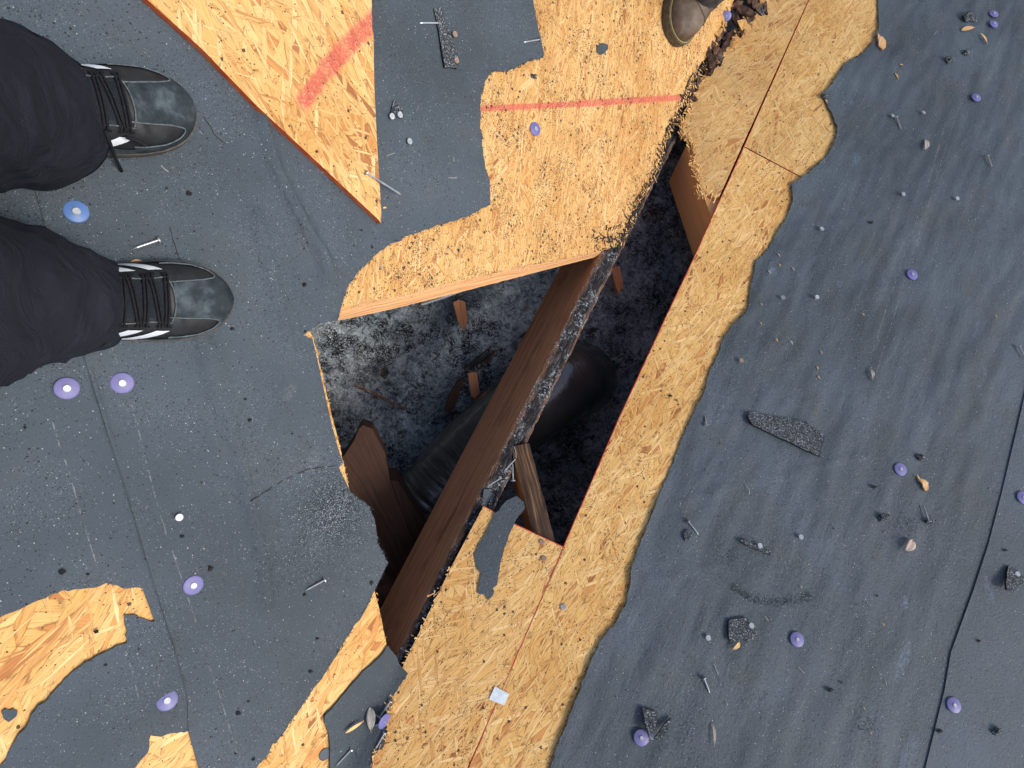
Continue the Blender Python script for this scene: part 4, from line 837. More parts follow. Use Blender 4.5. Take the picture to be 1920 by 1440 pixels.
# small thin fibres and slivers on the felt
for pl, pts, lb in ((A_, [(726, 292), (733, 289), (740, 287)], 'thin pale curl on dark felt left of centre top'), (A_, [(841, 333), (850, 334), (857, 332)], 'thin pale curl on dark felt right of the offcut tip'), (A_, [(851, 294), (851, 303)], 'thin straight fibre on dark felt above the curl'), (B_, [(1398, 910), (1405, 918), (1405, 928)], 'thin curled fibre on the right felt above the lying nail'), (B_, [(1339, 1245), (1343, 1256), (1347, 1264)], 'curved fibre below the nail left of the square scrap'),
                    (B_, [(1496, 1250), (1502, 1256), (1508, 1262)], 'thin fibre on felt below the cap nail'), (B_, [(1434, 1155), (1441, 1164)], 'thin fibre right of the square shingle scrap'), (B_, [(1660, 1275), (1662, 1284)], 'short dark fibre at lower right'), (B_, [(1750, 65), (1756, 60), (1757, 58)], 'tiny pale curl at the upper right'), (A_, [(302, 310), (310, 318), (316, 322)], 'thin red brown fibre right of the upper sneaker')):
    v_, f_ = tube([pl.px(x, y, .004 if pl is A_ else .0078) for x, y in pts], .0006, 5); tag(mk('fibre', v_, f_, M['straw'] if False else simple_mat('fibre', (.25, .24, .22), (.5, .47, .42), 100, .8)), lb, 'fibre', 'fibres on the felt')
# metal H clip over the seam
cl = [(928, 1287), (955, 1301), (945, 1323), (917, 1311)]
o = sheet('panel_clip', B_, [hu(B_, [(928, 1287), (934, 1290), (949, 1298), (955, 1301), (951, 1309), (945, 1323), (938, 1320), (924, 1314), (917, 1311), (921, 1302)], .002)], .0022, .0012, [M['zinc'], M['steel']], .006, None, lambda u, v: .0004 * noise.noise(Vector((u * 160, v * 160, 0))), smooth=False)
M['clip'] = simple_mat('bright_zinc_clip', (.55, .62, .66), (.74, .80, .83), 160, .55, .4, .1, 500)
o.data.materials[0] = M['clip']
tag(o, 'square galvanised metal clip set across the red seam', 'metal clip')
v_, f_ = lathe(frame(A_, A_.px(609, 1414, .0008)), [(.0095, 0), (.0096, .0012), (.008, .0016)], 22); tag(mk('tar_disc', v_, f_, M['feltS']), 'round black disc on the bare board beside the felt flap', 'disc')

# ------------------------------------------------------------------ shingle scraps, crumbs, leaves
N = NB('shingle_granules'); ob = N.obj(); g_ = N.vor(ob, 620, dim='3D'); gs = N.n('SeparateColor'); N.t.links.new(g_.outputs['Color'], gs.inputs[0])
N.bump(N.math('SUBTRACT', 1.0, g_.outputs['Distance']), 1.0, .0016)
M['shingle'] = N.out(N.ramp(gs.outputs[0], [(.0, (.014, .016, .018)), (.5, (.045, .052, .058)), (.8, (.11, .125, .135)), (1, (.36, .39, .41))]), .8, .4)
M['asph'] = simple_mat('asphalt_core', (.008, .008, .009), (.03, .028, .025), 300, .8, .3, .5)
SCR = [(B_, [(1399, 781), (1403, 775), (1409, 774), (1450, 781), (1507, 790), (1530, 806), (1545, 819), (1541, 838), (1535, 858), (1500, 842), (1450, 818), (1407, 797)], 'long five sided shingle scrap on the right felt, widest scrap in view', (.0, .004)),
       (A_, [(814, 15), (820, 14), (828, 14), (836, 40), (848, 75), (858, 103), (859, 118), (857, 129), (846, 127), (833, 127), (829, 105), (824, 70)], 'long narrow shingle strip on dark felt at top centre', (.0, .003)),
       (A_, [(739, 188), (747, 196), (754, 204), (757, 214), (757, 221), (743, 223), (730, 222), (734, 206)], 'small pointed shingle scrap on dark felt beside the triangular offcut', (0, .002)),
       (B_, [(1365, 1162), (1380, 1160), (1400, 1158), (1405, 1170), (1418, 1182), (1418, 1194), (1400, 1203), (1384, 1201), (1366, 1203), (1364, 1182)], 'square shingle scrap with a nail in its corner', (0, .003)),
       (B_, [(1202, 1325), (1218, 1331), (1233, 1336), (1228, 1352), (1222, 1370), (1212, 1375), (1206, 1352)], 'triangular shingle scrap standing behind the lowest cap nail', (.0, .012)),
       (B_, [(1222, 1382), (1232, 1371), (1243, 1358), (1257, 1345), (1250, 1364), (1240, 1376), (1228, 1386)], 'shredded brownish scrap sloping beside the triangular scrap', (.0, .012)),
       (B_, [(1888, 1061), (1898, 1064), (1908, 1073), (1920, 1088), (1910, 1095), (1898, 1099), (1890, 1109), (1877, 1106), (1876, 1095)], 'curled dark scrap at the right edge with a nail head', (.0, .010)),
       (B_, [(1280, 1000), (1288, 993), (1298, 998), (1292, 1012), (1283, 1014)], 'small black shingle chip under the slanting nail', (0, .003)),
       (B_, [(1386, 1014), (1398, 1012), (1415, 1022), (1432, 1028), (1446, 1034), (1444, 1040), (1425, 1034), (1405, 1026), (1392, 1020)], 'shredded dark crumb strip with a nail head in it', (0, .003)),
       (B_, [(1733, 975), (1742, 974), (1754, 976), (1752, 980), (1740, 982), (1734, 980)], 'tiny black scrap around the foot of the leaning nail', (0, .002))]
for pl, pts, lb, (l0, l1) in SCR:
    rr = ring_uv(pl, pts, .006, .003, .0007, 50); c_ = np.mean(rr, 0); base = .0052 if pl is A_ else .0092
    lift = lambda u, v, c_=c_, l1=l1: l1 * (.5 + .5 * math.sin((u - c_[0]) * 55)) + .0008 * noise.noise(Vector((u * 200, v * 200, 2)))
    o = sheet('shingle_scrap', pl, [rr], base, .0042, [M['shingle'], M['asph']], .004, None, lift); tag(o, lb, 'shingle scrap', 'shingle scraps')
def blob(p, r, seed, sq=(1, 1, .7), rough=.5):
    import bmesh
    bm = bmesh.new(); bmesh.ops.create_icosphere(bm, subdivisions=3, radius=1)
    V = [];
    for v in bm.verts:
        q = Vector(v.co); k = 1 + rough * noise.noise(q * 1.6 + Vector((seed * 3.1, 0, 0))) + rough * .6 * noise.noise(q * 4.5 + Vector((0, seed * 2.3, 0))); V.append(p + np.array([q.x * sq[0], q.y * sq[1], q.z * sq[2]]) * k * r)
    Fc = [[v.index for v in f.verts] for f in bm.faces]; bm.free(); return V, Fc
for i, (x, y, r, lb) in enumerate([(1820, 34, .020, 'biggest black tar crumb in the upper right corner'), (1778, 113, .013, 'black tar crumb at upper right, right end of a smear'), (1812, 98, .010, 'small black crumb at upper right beside another crumb'), (1656, 971, .011, 'round granule crumb left of the leaning nail'), (1727, 858, .009, 'small black crumb above the torn wood chip'), (1870, 1373, .008, 'thin black crumb at the lower right corner'), (1547, 180, .008, 'black crumb on the torn felt edge beside the bare board'), (1001, 143, .006, 'black crumb on the bare board near its upper left corner')]):
    pl = A_ if x < 1100 else B_
    tag(mk('tar_crumb_or_hole', *blob(pl.px(x, y, .0075 if x > 1100 else .002), r * .8, i, (1.2, .8, .5), .9), M['shingle'], smooth=True), lb, 'tar crumb', 'tar crumbs')
for i, (x, y) in enumerate([(47, 802), (341, 1006), (570, 534), (460, 748), (468, 787), (353, 363), (548, 813), (571, 1115), (695, 1093), (198, 1247), (181, 1184), (446, 1338), (442, 1413), (595, 1197), (582, 1259), (466, 1315), (475, 1424), (117, 1072), (165, 1077), (435, 616), (394, 1066), (678, 432), (697, 463), (570, 622)]):  # black blobs on the felt, mostly standing for nail holes that look dark
    tag(mk('tar_crumb_or_hole', *blob(A_.px(x, y, .0042), .0013 + .0008 * (i % 3), 20 + i, (1.2, .9, .35), .9), M['asph'], smooth=True), 'tiny black blob, mostly standing for a dark nail hole in the felt on the left slope', 'tar crumb', 'tiny blobs for nail holes on the left felt')
for i, (x, y) in enumerate([(1268, 750), (1257, 742), (1640, 913), (1563, 991), (1836, 1202), (1762, 1371), (1645, 1117), (1293, 919), (1634, 417), (1578, 1280), (1886, 1032), (1558, 1294), (1290, 1428)]):
    tag(mk('tar_crumb_or_hole', *blob(B_.px(x, y, .0072 if x > 1300 else .002), .0015 + .0008 * (i % 3), 60 + i, (1.5, .8, .4), .9), M['asph'], smooth=True), 'tiny black tar crumb lying on the right slope', 'tar crumb', 'tiny tar crumbs on the right slope')
def leaf(pl, x0, y0, x1, y1, wd, mat, lb, h=.006, name='leaf', curl=.004):
    if pl is B_ and x0 > 1300: h += .0035
    p, q = pl.px(x0, y0, h), pl.px(x1, y1, h); L = np.linalg.norm(q - p); t = (q - p) / L; s_ = np.cross(pl.n, t); V, Fc, n = [], [], 18
    for i in range(n + 1):
        f = i / n; ww = wd * L * (math.sin(math.pi * min(1, f * 1.08) ** .8) ** .75 if f < .86 else max(.02, .02 + 1.6 * (.86 - f) + .12) * (1 if f < .93 else .5)); ww = max(ww, .0005)
        c = p + t * L * f + pl.n * curl * math.sin(f * math.pi) + s_ * L * .03 * math.sin(f * 4)
        for k in (-1, -.5, 0, .5, 1): V.append(c + s_ * ww * k + pl.n * (.0015 * abs(k) * curl / .004 - (0 if k else .0005)))
    for i in range(n):
        for k in range(4): a = i * 5 + k; Fc.append([a, a + 1, a + 6, a + 5])
    b = len(V); V2 = [v - pl.n * .0004 for v in V]; F2b = [[i + b for i in f[::-1]] for f in Fc]
    rim = [(i * 5, i * 5 + 5) for i in range(n)] + [(i * 5 + 9, i * 5 + 4) for i in range(n)]
    Fr = [[a, c, c + b, a + b] for a, c in rim]
    return tag(mk(name, V + V2, Fc + F2b + Fr, mat, smooth=True), lb, name.replace('_', ' '))
M['leafg'] = simple_mat('dry_grey_leaf', (.33, .29, .25), (.52, .48, .43), 90, .7, .3, .3)
M['leafp'] = simple_mat('dry_pink_leaf', (.42, .30, .24), (.62, .50, .42), 120, .65, .3, .3)
M['chip'] = wood_mat('fresh_wood_chip', ((.5, .26, .1), (.66, .40, .18), (.78, .55, .30)), dirt=.1)
leaf(B_, 694, 1326, 697, 1373, .20, M['leafg'], 'grey dried leaf standing among nails on the felt flap', .010)
leaf(B_, 1711, 1012, 1696, 1036, .26, M['leafp'], 'small pinkish dried leaf on the lower right felt', .006)
leaf(B_, 1735, 262, 1734, 285, .16, M['leafg'], 'narrow pale dried leaf at upper right', .004)
leaf(B_, 1632, 692, 1635, 714, .13, M['leafg'], 'narrow brown dried leaf in the middle of the right felt', .004)
leaf(A_, 648, 1374, 682, 1350, .09, M['straw'], 'pale wood sliver on the felt flap left of the grey leaf', .010, 'wood_sliver', .002)
leaf(B_, 1387, 1204, 1373, 1220, .16, M['straw'], 'pale wood sliver just below the square shingle scrap', .006, 'wood_sliver', .002)
leaf(B_, 1336, 1356, 1340, 1402, .06, M['leafg'], 'long thin pale sliver at the bottom right of the bare board', .005, 'wood_sliver', .002)
leaf(A_, 244, 492, 269, 489, .16, M['straw'], 'pale sliver at the edge of the trouser hem above the lower sneaker', .006, 'wood_sliver', .002)
leaf(B_, 1838, 62, 1852, 83, .07, M['straw'], 'thin wood sliver in the upper right corner', .004, 'wood_sliver', .002)
leaf(B_, 1803, 57, 1828, 51, .15, M['chip'], 'pale wood chip under the biggest tar crumb', .005, 'wood_sliver', .002)
leaf(B_, 1678, 137, 1685, 149, .10, M['chip'], 'tiny orange sliver right of the bare board at upper right', .004, 'wood_sliver', .001)
leaf(B_, 1687, 121, 1693, 122, .2, M['chip'], 'tiny pale speck of wood left of the tar crumbs', .004, 'wood_sliver', .001)
leaf(A_, 720, 1418, 727, 1382, .04, M['straw'], 'long pale splinter leaning on the right edge of the felt flap', .012, 'wood_sliver', .002)
leaf(A_, 718, 390, 725, 389, .2, M['straw'], 'tiny pale chip right of the tip of the triangular offcut', .004, 'wood_sliver', .001)
for pts, lb in (([(1719, 890), (1726, 897), (1733, 899), (1742, 905), (1741, 917), (1735, 921), (1730, 910)], 'torn orange wood chip on the right felt'), ([(1646, 63), (1651, 68), (1661, 75), (1661, 88), (1655, 92), (1648, 85)], 'red brown wood chip at the corner of the bare board, upper right')):
    o = sheet('wood_chip', B_, [ring_uv(B_, pts, .010, .003, .0008, 60)], .0105, .004, [M['chip'], M['rawedge']], .005, None, lambda u, v: .003 * noise.noise(Vector((u * 90, v * 90, 1)))); tag(o, lb, 'wood chip')
for i, (x, y) in enumerate([(1441, 510), (1460, 478), (1462, 497), (1488, 505), (1427, 607), (1456, 637), (1484, 642), (1533, 690), (1535, 707), (1428, 571), (1619, 589), (1867, 593), (1502, 1100), (1540, 660), (1656, 1171), (1597, 1333), (1620, 1328), (1633, 1374), (1362, 1320), (1550, 190)]):
    leaf(B_, x - random.uniform(1, 3), y - random.uniform(2, 4), x + random.uniform(1, 3), y + random.uniform(2, 4), .16, M['chip'] if i % 3 else M['leafg'], 'tiny wood crumb scattered on the right felt', .004, 'wood_crumb', .001)['group'] = 'wood crumbs on the right felt'

# granules: nobody could count these
M['gran'] = NB('loose_granules'); ca = M['gran'].n('VertexColor', layer_name='tone'); M['gran'] = M['gran'].out(ca.outputs[0], .6, .5)
def granules(name, pts, rng, lb, seed, light=.35):
    rs = random.Random(seed); V, Fc, Cc = [], [], []
    for pl, u, v, h in pts:
        r = rs.uniform(*rng); p = pl.p(u, v, h + r * .5); b = len(V); a = rs.uniform(0, 3.14); t = rs.random()
        g = rs.uniform(.22, .6) if t < light else rs.uniform(.02, .12); c = (g * .86, g * .98, g * 1.06, 1) if rs.random() > .05 else (g, g * .8, g * .6, 1)
        d1 = pl.eu * math.cos(a) + pl.ev * math.sin(a); d2 = np.cross(pl.n, d1)
        for q in (d1 * r, d2 * r * rs.uniform(.5, 1), -d1 * r * rs.uniform(.6, 1), -d2 * r * .8, pl.n * r * rs.uniform(.5, 1.0), -pl.n * r * .5): V.append(p + q); Cc.append(c)
        Fc += [[b, b + 1, b + 4], [b + 1, b + 2, b + 4], [b + 2, b + 3, b + 4], [b + 3, b, b + 4], [b + 1, b, b + 5], [b + 2, b + 1, b + 5], [b + 3, b + 2, b + 5], [b, b + 3, b + 5]]
    o = mk(name, V, Fc, M['gran'], cols=Cc); return tag(o, lb, 'granules', kind='stuff')
rs = random.Random(5); pts = []
cu, cv = AU(628, 952)
def clip(P, ring): return [p for p, k in zip(P, inside(np.array([[p[1], p[2]] for p in P]), ring)) if k]
for k in range(6400):
    sx = .019 if k < 3000 else .042
    u, v = cu + rs.gauss(0, sx * 1.15), cv + rs.gauss(0, sx)
    pts.append((A_, u, v, 0))
pts = [(a, u, v, .0040 + hf1(u, v)) for a, u, v, h in clip(pts, r1b)]
granules('granule_heap', pts, (.0005, .0010), 'heap of loose grey shingle granules on felt left of the hole', 1, .38)
pts = []
arcp = [BU(*p) for p in ((1372, 1098), (1390, 1112), (1412, 1124), (1440, 1130), (1470, 1129), (1500, 1122), (1515, 1115))]
for k in range(1300):
    f = rs.random() * 5.999; i = int(f); c = arcp[i] + (arcp[i + 1] - arcp[i]) * (f - i); u, v = c[0] + rs.gauss(0, .004), c[1] + rs.gauss(0, .006); pts.append((B_, u, v, .0014 + hf2(u, v)))
for (x, y, n, sx) in ((1362, 1043, 160, .012), (1700, 980, 160, .012), (1620, 1360, 140, .01), (1540, 1100, 300, .05), (1690, 1010, 200, .03), (1260, 1370, 400, .03), (1400, 1240, 300, .04), (1430, 1040, 150, .02)):
    c = BU(x, y)
    for k in range(n):
        u, v = c[0] + rs.gauss(0, sx), c[1] + rs.gauss(0, sx); pts.append((B_, u, v, .0014 + hf2(u, v)))
granules('granule_drift', pts, (.0005, .0010), 'dark curved drift of shingle granules on the lower right felt', 2, .16)
pts = []
while len(pts) < 5200:
    u, v = rs.uniform(winA[0][0], winA[1][0]), rs.uniform(winA[0][1], winA[1][1])
    if noise.noise(Vector((u * 6, v * 6, 3))) > rs.uniform(-.6, .5): pts.append((A_, u, v, .0036))
pts = clip(pts, r1b); k = 0; pB = []
while k < 5200:
    u, v = rs.uniform(winB[0][0], winB[1][0]), rs.uniform(winB[0][1], winB[1][1])
    if noise.noise(Vector((u * 5, v * 5, 7))) > rs.uniform(-.6, .5): pB.append((B_, u, v, .0026)); k += 1
pts += [(a, u, v, .0014 + hf2(u, v)) for a, u, v, h in clip(pB, r2)]
pe = [AU(*p) for p in ((640, 580), (773, 552), (860, 529), (960, 505), (1043, 490), (1127, 472))]
for k in range(420):
    f = rs.random() * 4.999; i = int(f); c = pe[i] + (pe[i + 1] - pe[i]) * (f - i); pts.append((A_, c[0] + rs.gauss(0, .0015), c[1] + rs.gauss(0, .0022), .0005))  # grit row on the plank edge, also standing for the shadow gap there
for k in range(1500):
    f = rs.random() ** 1.3 * 6.999; i = int(f); cq = [AU(*p) for p in crk]; c = cq[i] + (cq[i + 1] - cq[i]) * (f - i); d = rs.expovariate(1 / .022); c = c + (AU(900, 330) - c) / np.linalg.norm(AU(900, 330) - c) * d
    c = c + np.array([rs.gauss(0, .004), rs.gauss(0, .004)])
    if noise.noise(Vector((c[0] * 45, c[1] * 45, 2))) > -.1 + d * 6: pts.append((A_, c[0], c[1], .0002))
for (x, y, n_, sx, sy) in ((1015, 430, 130, .022, .009), (715, 497, 60, .006, .004), (860, 466, 30, .005, .003), (920, 300, 70, .010, .014), (1115, 262, 40, .006, .012), (1150, 452, 140, .022, .007)):
    c = AU(x, y)
    for k in range(n_): pts.append((A_, c[0] + rs.gauss(0, sx), c[1] + rs.gauss(0, sy), .0002))
granules('scattered_grit', pts, (.0003, .0008), 'fine grit scattered over the roofing felt', 3, .55)

# ------------------------------------------------------------------ rotten wood in the crack
M['rot'] = wood_mat('rotten_wood', ((.022, .012, .009), (.06, .030, .020), (.15, .085, .055)), dirt=.7, gscale=.6)
RC = [(1420, 6, 34), (1398, 20, 30), (1384, 40, 26), (1402, 40, 18), (1372, 62, 26), (1360, 84, 22), (1345, 100, 30), (1335, 118, 26), (1322, 128, 20), (1310, 150, 16), (1302, 168, 16), (1408, -12, 36), (1380, 12, 18), (1298, 185, 12), (1328, 104, 20), (1352, 66, 16), (1392, 56, 16), (1436, 14, 18)]
for i, (x, y, s_) in enumerate(RC):
    rs = random.Random(100 + i); n = 9; a0_ = rs.uniform(0, 6); pts = []
    for k in range(n):
        a = 2 * math.pi * k / n; r = s_ * rs.uniform(.4, .8); e1, e2 = r * math.cos(a) * 1.15, r * math.sin(a) * .42; pts.append((x + e1 * math.cos(a0_) - e2 * math.sin(a0_), y + e1 * math.sin(a0_) + e2 * math.cos(a0_)))
    o = sheet('rotten_fragment', B_, [ring_uv(B_, pts, .006, .003, .0022, 70 + i)], .004 + rs.uniform(0, .008), rs.uniform(.004, .009), [M['rot'] if i % 3 else M['char'], M['rot']], .004, None, lambda u, v, i=i: .007 * noise.noise(Vector((u * 70, v * 70, i))), smooth=False)
    tag(o, 'dark crumbling fragment of rotten wood lodged in the long crack', 'wood fragment', 'rotten fragments along the crack')
CP = [(1345, 55, [(-12, -14), (6, -12), (12, -2), (2, 16), (-8, 8)]), (1392, 48, [(-10, -8), (4, -10), (12, 2), (0, 8)])]
for (x, y, pp), lb in zip(CP, ('pale broken flake of board beside the brown boot', 'small pale flake on the rotten wood right of the boot')):
    o = sheet('board_flake', B_, [ring_uv(B_, [(x + a, y + b) for a, b in pp], .012, .003, .0008, 90)], .012, .002, [M['straw'], M['rawedge']], .005, None, lambda u, v: .004 * math.sin(u * 60)); tag(o, lb, 'wood flake')

# ------------------------------------------------------------------ people
M['cloth'] = None
N = NB('navy_trouser_cloth'); ob = N.obj(); wv = N.noise(ob, 900, 2); col = N.ramp(N.noise(ob, 9, 4), [(.3, (.0155, .0180, .0260)), (.7, (.0255, .0285, .0380))])
N.bump(N.math('ADD', N.math('MULTIPLY', wv, .12), N.noise(ob, 16, 4, .55, 1.2)), .7, .016); M['cloth'] = N.out(col, .9, .12); N.b.inputs['Sheen Weight'].default_value = .0; N.b.inputs['Sheen Roughness'].default_value = .5
M['leather'] = simple_mat('black_leather', (.009, .010, .011), (.022, .024, .026), 60, .52, .4, .35, 260)
N = NB('grey_suede'); ob = N.obj(); s1 = N.noise(ob, 28, 5, .65); N.bump(N.noise(ob, 700, 3), .5, .0006)
M['suede'] = N.out(N.ramp(s1, [(.32, (.014, .020, .023)), (.50, (.034, .046, .052)), (.72, (.11, .14, .155))]), .9, .2)
M['white'] = simple_mat('white_leather', (.62, .66, .68), (.80, .83, .85), 80, .5, .4, .2, 300)
M['lace'] = simple_mat('black_lace', (.008, .008, .010), (.02, .02, .022), 400, .85, .2, .6, 900)
M['sole'] = simple_mat('dark_sole', (.05, .045, .04), (.11, .10, .09), 200, .7, .3, .5, 700)
M['piping'] = simple_mat('worn_grey_seam', (.06, .075, .08), (.15, .175, .185), 200, .8, .2, .3, 600)
M['brownboot'] = None
N = NB('worn_brown_leather'); ob = N.obj(); s1 = N.noise(ob, 22, 5, .65); N.bump(N.math('ADD', N.noise(ob, 60, 4), N.noise(ob, 400, 2)), .4, .002)
M['brownboot'] = N.out(N.ramp(s1, [(.3, (.055, .038, .026)), (.5, (.12, .085, .058)), (.7, (.19, .15, .115))]), .55, .4)
M['bootsole'] = simple_mat('boot_welt', (.06, .05, .035), (.14, .115, .07), 150, .7, .3, .5, 600)
M['thread'] = simple_mat('yellow_thread', (.40, .32, .10), (.55, .45, .16), 200, .8, .2, 0)
M['jean'] = simple_mat('work_trousers', (.05, .05, .055), (.09, .09, .095), 30, .9, .2, .4, 500)
def ip(x, T):
    xs, ys = zip(*T); return float(np.interp(x, xs, ys))
WT = [(0, .0), (.015, .016), (.05, .027), (.12, .033), (.25, .0345), (.40, .0365), (.55, .0425), (.68, .0470), (.76, .0475), (.83, .0455), (.89, .0405), (.935, .0335), (.965, .0255), (.985, .017), (.996, .008), (1, .0)]
HT = [(0, .060), (.08, .068), (.2, .075), (.35, .080), (.46, .074), (.56, .060), (.66, .047), (.75, .038), (.85, .032), (.93, .027), (.98, .020), (1, .014)]
class Shoe:
    def __init__(s, pl, toe, back, L=.285, h=.001, wk=1.0, hk=1.0):
        s.pl = pl; q = pl.px(*toe, .02); b = pl.px(*back, .02); x = q - b; x -= (x @ pl.n) * pl.n; s.x = nrm(x); s.z = pl.n; s.y = np.cross(s.z, s.x)
        s.o = q - pl.n * .02 - s.x * L + pl.n * h; s.L = L; s.wk, s.hk = wk, hk
    def at(s, x, y, z): return s.o + s.x * x + s.y * y + s.z * z
    def surf(s, t, a, off=0):
        ph = a * math.pi / 2; w_ = ip(t, WT) * s.wk; h_ = ip(t, HT) * s.hk
        y = w_ * math.copysign(abs(math.sin(ph)) ** .85, ph); z = .012 + h_ * max(0, math.cos(ph)) ** .72
        z += (.0016 * math.sin(t * 95 + ph * 1.5) * math.exp(-((t - .735) / .035) ** 2) + .0009 * noise.noise(Vector((t * 18, a * 3, s.L * 40)))) * math.cos(ph)
        p = s.at(s.L * t, y, z); nn = nrm(s.y * (math.sin(ph) + 1e-6) * .9 + s.z * (math.cos(ph) + .15)); return p + nn * off
    def patch(s, fn, t0, t1, a0, a1, nt_, na, off):
        idx = {}; V, Fc = [], []
        def vid(i, j):
            if (i, j) not in idx: idx[(i, j)] = len(V); V.append(s.surf(t0 + (t1 - t0) * i / nt_, a0 + (a1 - a0) * j / na, off))
            return idx[(i, j)]
        for i in range(nt_):
            for j in range(na):
                t, a = t0 + (t1 - t0) * (i + .5) / nt_, a0 + (a1 - a0) * (j + .5) / na
                if fn(t, a): Fc.append([vid(i, j), vid(i + 1, j), vid(i + 1, j + 1), vid(i, j + 1)])
        return V, Fc
def sole_mesh(sh, h0, h1, ex, seg=60):
    V, Fc = [], []
    ts = [.5 - .5 * math.cos(math.pi * k / seg) for k in range(seg + 1)]
    ring = [(sh.L * t + ex * (2 * t - 1), (ip(t, WT) * sh.wk + ex)) for t in ts] + [(sh.L * t + ex * (2 * t - 1), -(ip(t, WT) * sh.wk + ex)) for t in ts[::-1]]
    for h in (h0, (h0 + h1) / 2, h1):
        k_ = 0 if h != (h0 + h1) / 2 else .0008
        for x, y in ring: V.append(sh.at(x, y + math.copysign(k_, y), h))
    n = len(ring)
    for r in range(2):
        for i in range(n): Fc.append([r * n + i, (r + 1) * n + i, (r + 1) * n + (i + 1) % n, r * n + (i + 1) % n])
    m_ = seg + 1
    for i in range(seg): Fc.append([2 * n + i, 2 * n + n - 1 - i, 2 * n + n - 2 - i, 2 * n + i + 1])
    return V, Fc
def window(t, a):
    """black side panels left bare by the suede toe piece"""
    a = abs(a); c = .80; r = (t - c) / .115 if t > c else (t - c) / .30
    return ((a - (.50 + .06 * (t - c) * 4)) / (.21 + .10 * max(0, c - t) * 3)) ** 2 + r ** 2 < 1
def sneaker(root, toe, back, flip, name='sneaker'):
    sh = Shoe(A_, toe, back, .285, .0025, 1.0, 1.0)
    v_, f_ = sh.patch(lambda t, a: True, 0, 1, -1, 1, 90, 40, 0); up = mk(name, v_, f_, M['leather'], None, None, root, True)
    v_, f_ = sole_mesh(sh, 0, .017, .0022); mk('sole', v_, f_, M['sole'], None, None, up)
    st = lambda t, a: (t > .60 and not window(t, a) and (t > .705 or abs(a) > .80) and not (abs(a) < .30 and t < .735))
    v_, f_ = sh.patch(st, .56, 1, -1, 1, 190, 150, .0011); mk('toe_overlay', v_, f_, M['suede'], None, None, up, True)
    # worn seams round the windows
    parts = []
    for sg_ in (-1, 1):
        ring = []
        for k in range(41):
            an = -1.9 + 3.8 * k / 40; t = .80 + (.118 * math.cos(an) if math.cos(an) > 0 else .30 * math.cos(an)); a = .50 + .06 * (t - .8) * 4 + (.22 + .10 * max(0, .8 - t) * 3) * math.sin(an)
            if a < .97: ring.append(sh.surf(min(t, .99), sg_ * a, .0016))
        parts.append(tube(ring, .0009, 5))
    parts.append(tube([sh.surf(.735 - .02 * (k / 10 - 1) ** 2, -.32 + .032 * k, .0016) for k in range(21)], .0009, 5))
    for sg_ in (-1, 1): parts.append(tube([sh.surf(.46 + .26 * k / 20, sg_ * (.34 + .02 * math.sin(k / 3)), .0012) for k in range(21)], .0009, 5))
    v_, f_ = merge(*parts); mk('seam', v_, f_, M['piping'], None, None, up, True)
    for sg_ in (-1, 1):
        for k in range(3):
            def fn(t, a, k=k, sg_=sg_):
                a = abs(a); t0 = .665 - .105 * k - (a - .55) * .36; return .50 < a < .985 and t0 - .030 < t < t0 + .026
            v_, f_ = sh.patch(fn, .2, .72, .45 * sg_, 1.0 * sg_, 200, 50, .0016)
            if sg_ < 0: f_ = [f[::-1] for f in f_]
            if f_: mk('stripe', v_, f_, M['white'], None, None, up, True)
    # tongue and laces
    v_, f_ = sh.patch(lambda t, a: True, .40, .715, -.24, .24, 30, 12, .0018); mk('tongue', v_, f_, M['cloth'], None, None, up, True)
    for k in range(6):
        t = .485 + .042 * k; P = []
        for j in range(15):
            a = -.40 + .80 * j / 14; P.append(sh.surf(t + .020 * (j / 14 - .5) * (1 if k % 2 else -1) * 1.1, a, .0048 - .003 * abs(a) / .4))
        P = [sh.surf(t, -.43, .001)] + P + [sh.surf(t, .43, .001)]
        q = [p + sh.x * .0036 for p in P]
        mk('lace', *merge(tube(P, .0015, 6), tube(q, .0014, 6)), M['lace'], None, None, up, True)
    if flip:      # loose bow loop and end
        c = sh.surf(.665, -.42 if flip < 0 else .42, .006)
        s_ = -1 if flip < 0 else 1
        lp = [c + sh.x * (.0 + .017 * math.sin(k / 12 * math.pi)) * (1 if True else 0) + sh.y * s_ * (.004 + .022 * k / 12 if k < 7 else .004 + .022 * (12 - k) / 12 * 1.2) + sh.z * .004 for k in range(13)]
        mk('lace', *tube(lp, .0022, 6), M['lace'], None, None, up, True)
        mk('lace', *tube([sh.surf(.60, .40 * s_, .006), sh.surf(.612, .62 * s_, .004), sh.surf(.628, .86 * s_, .004), sh.at(sh.L * .64, .054 * s_, .016), sh.at(sh.L * .655, .064 * s_, .004)], .0021, 6), M['lace'], None, None, up, True)
    return sh
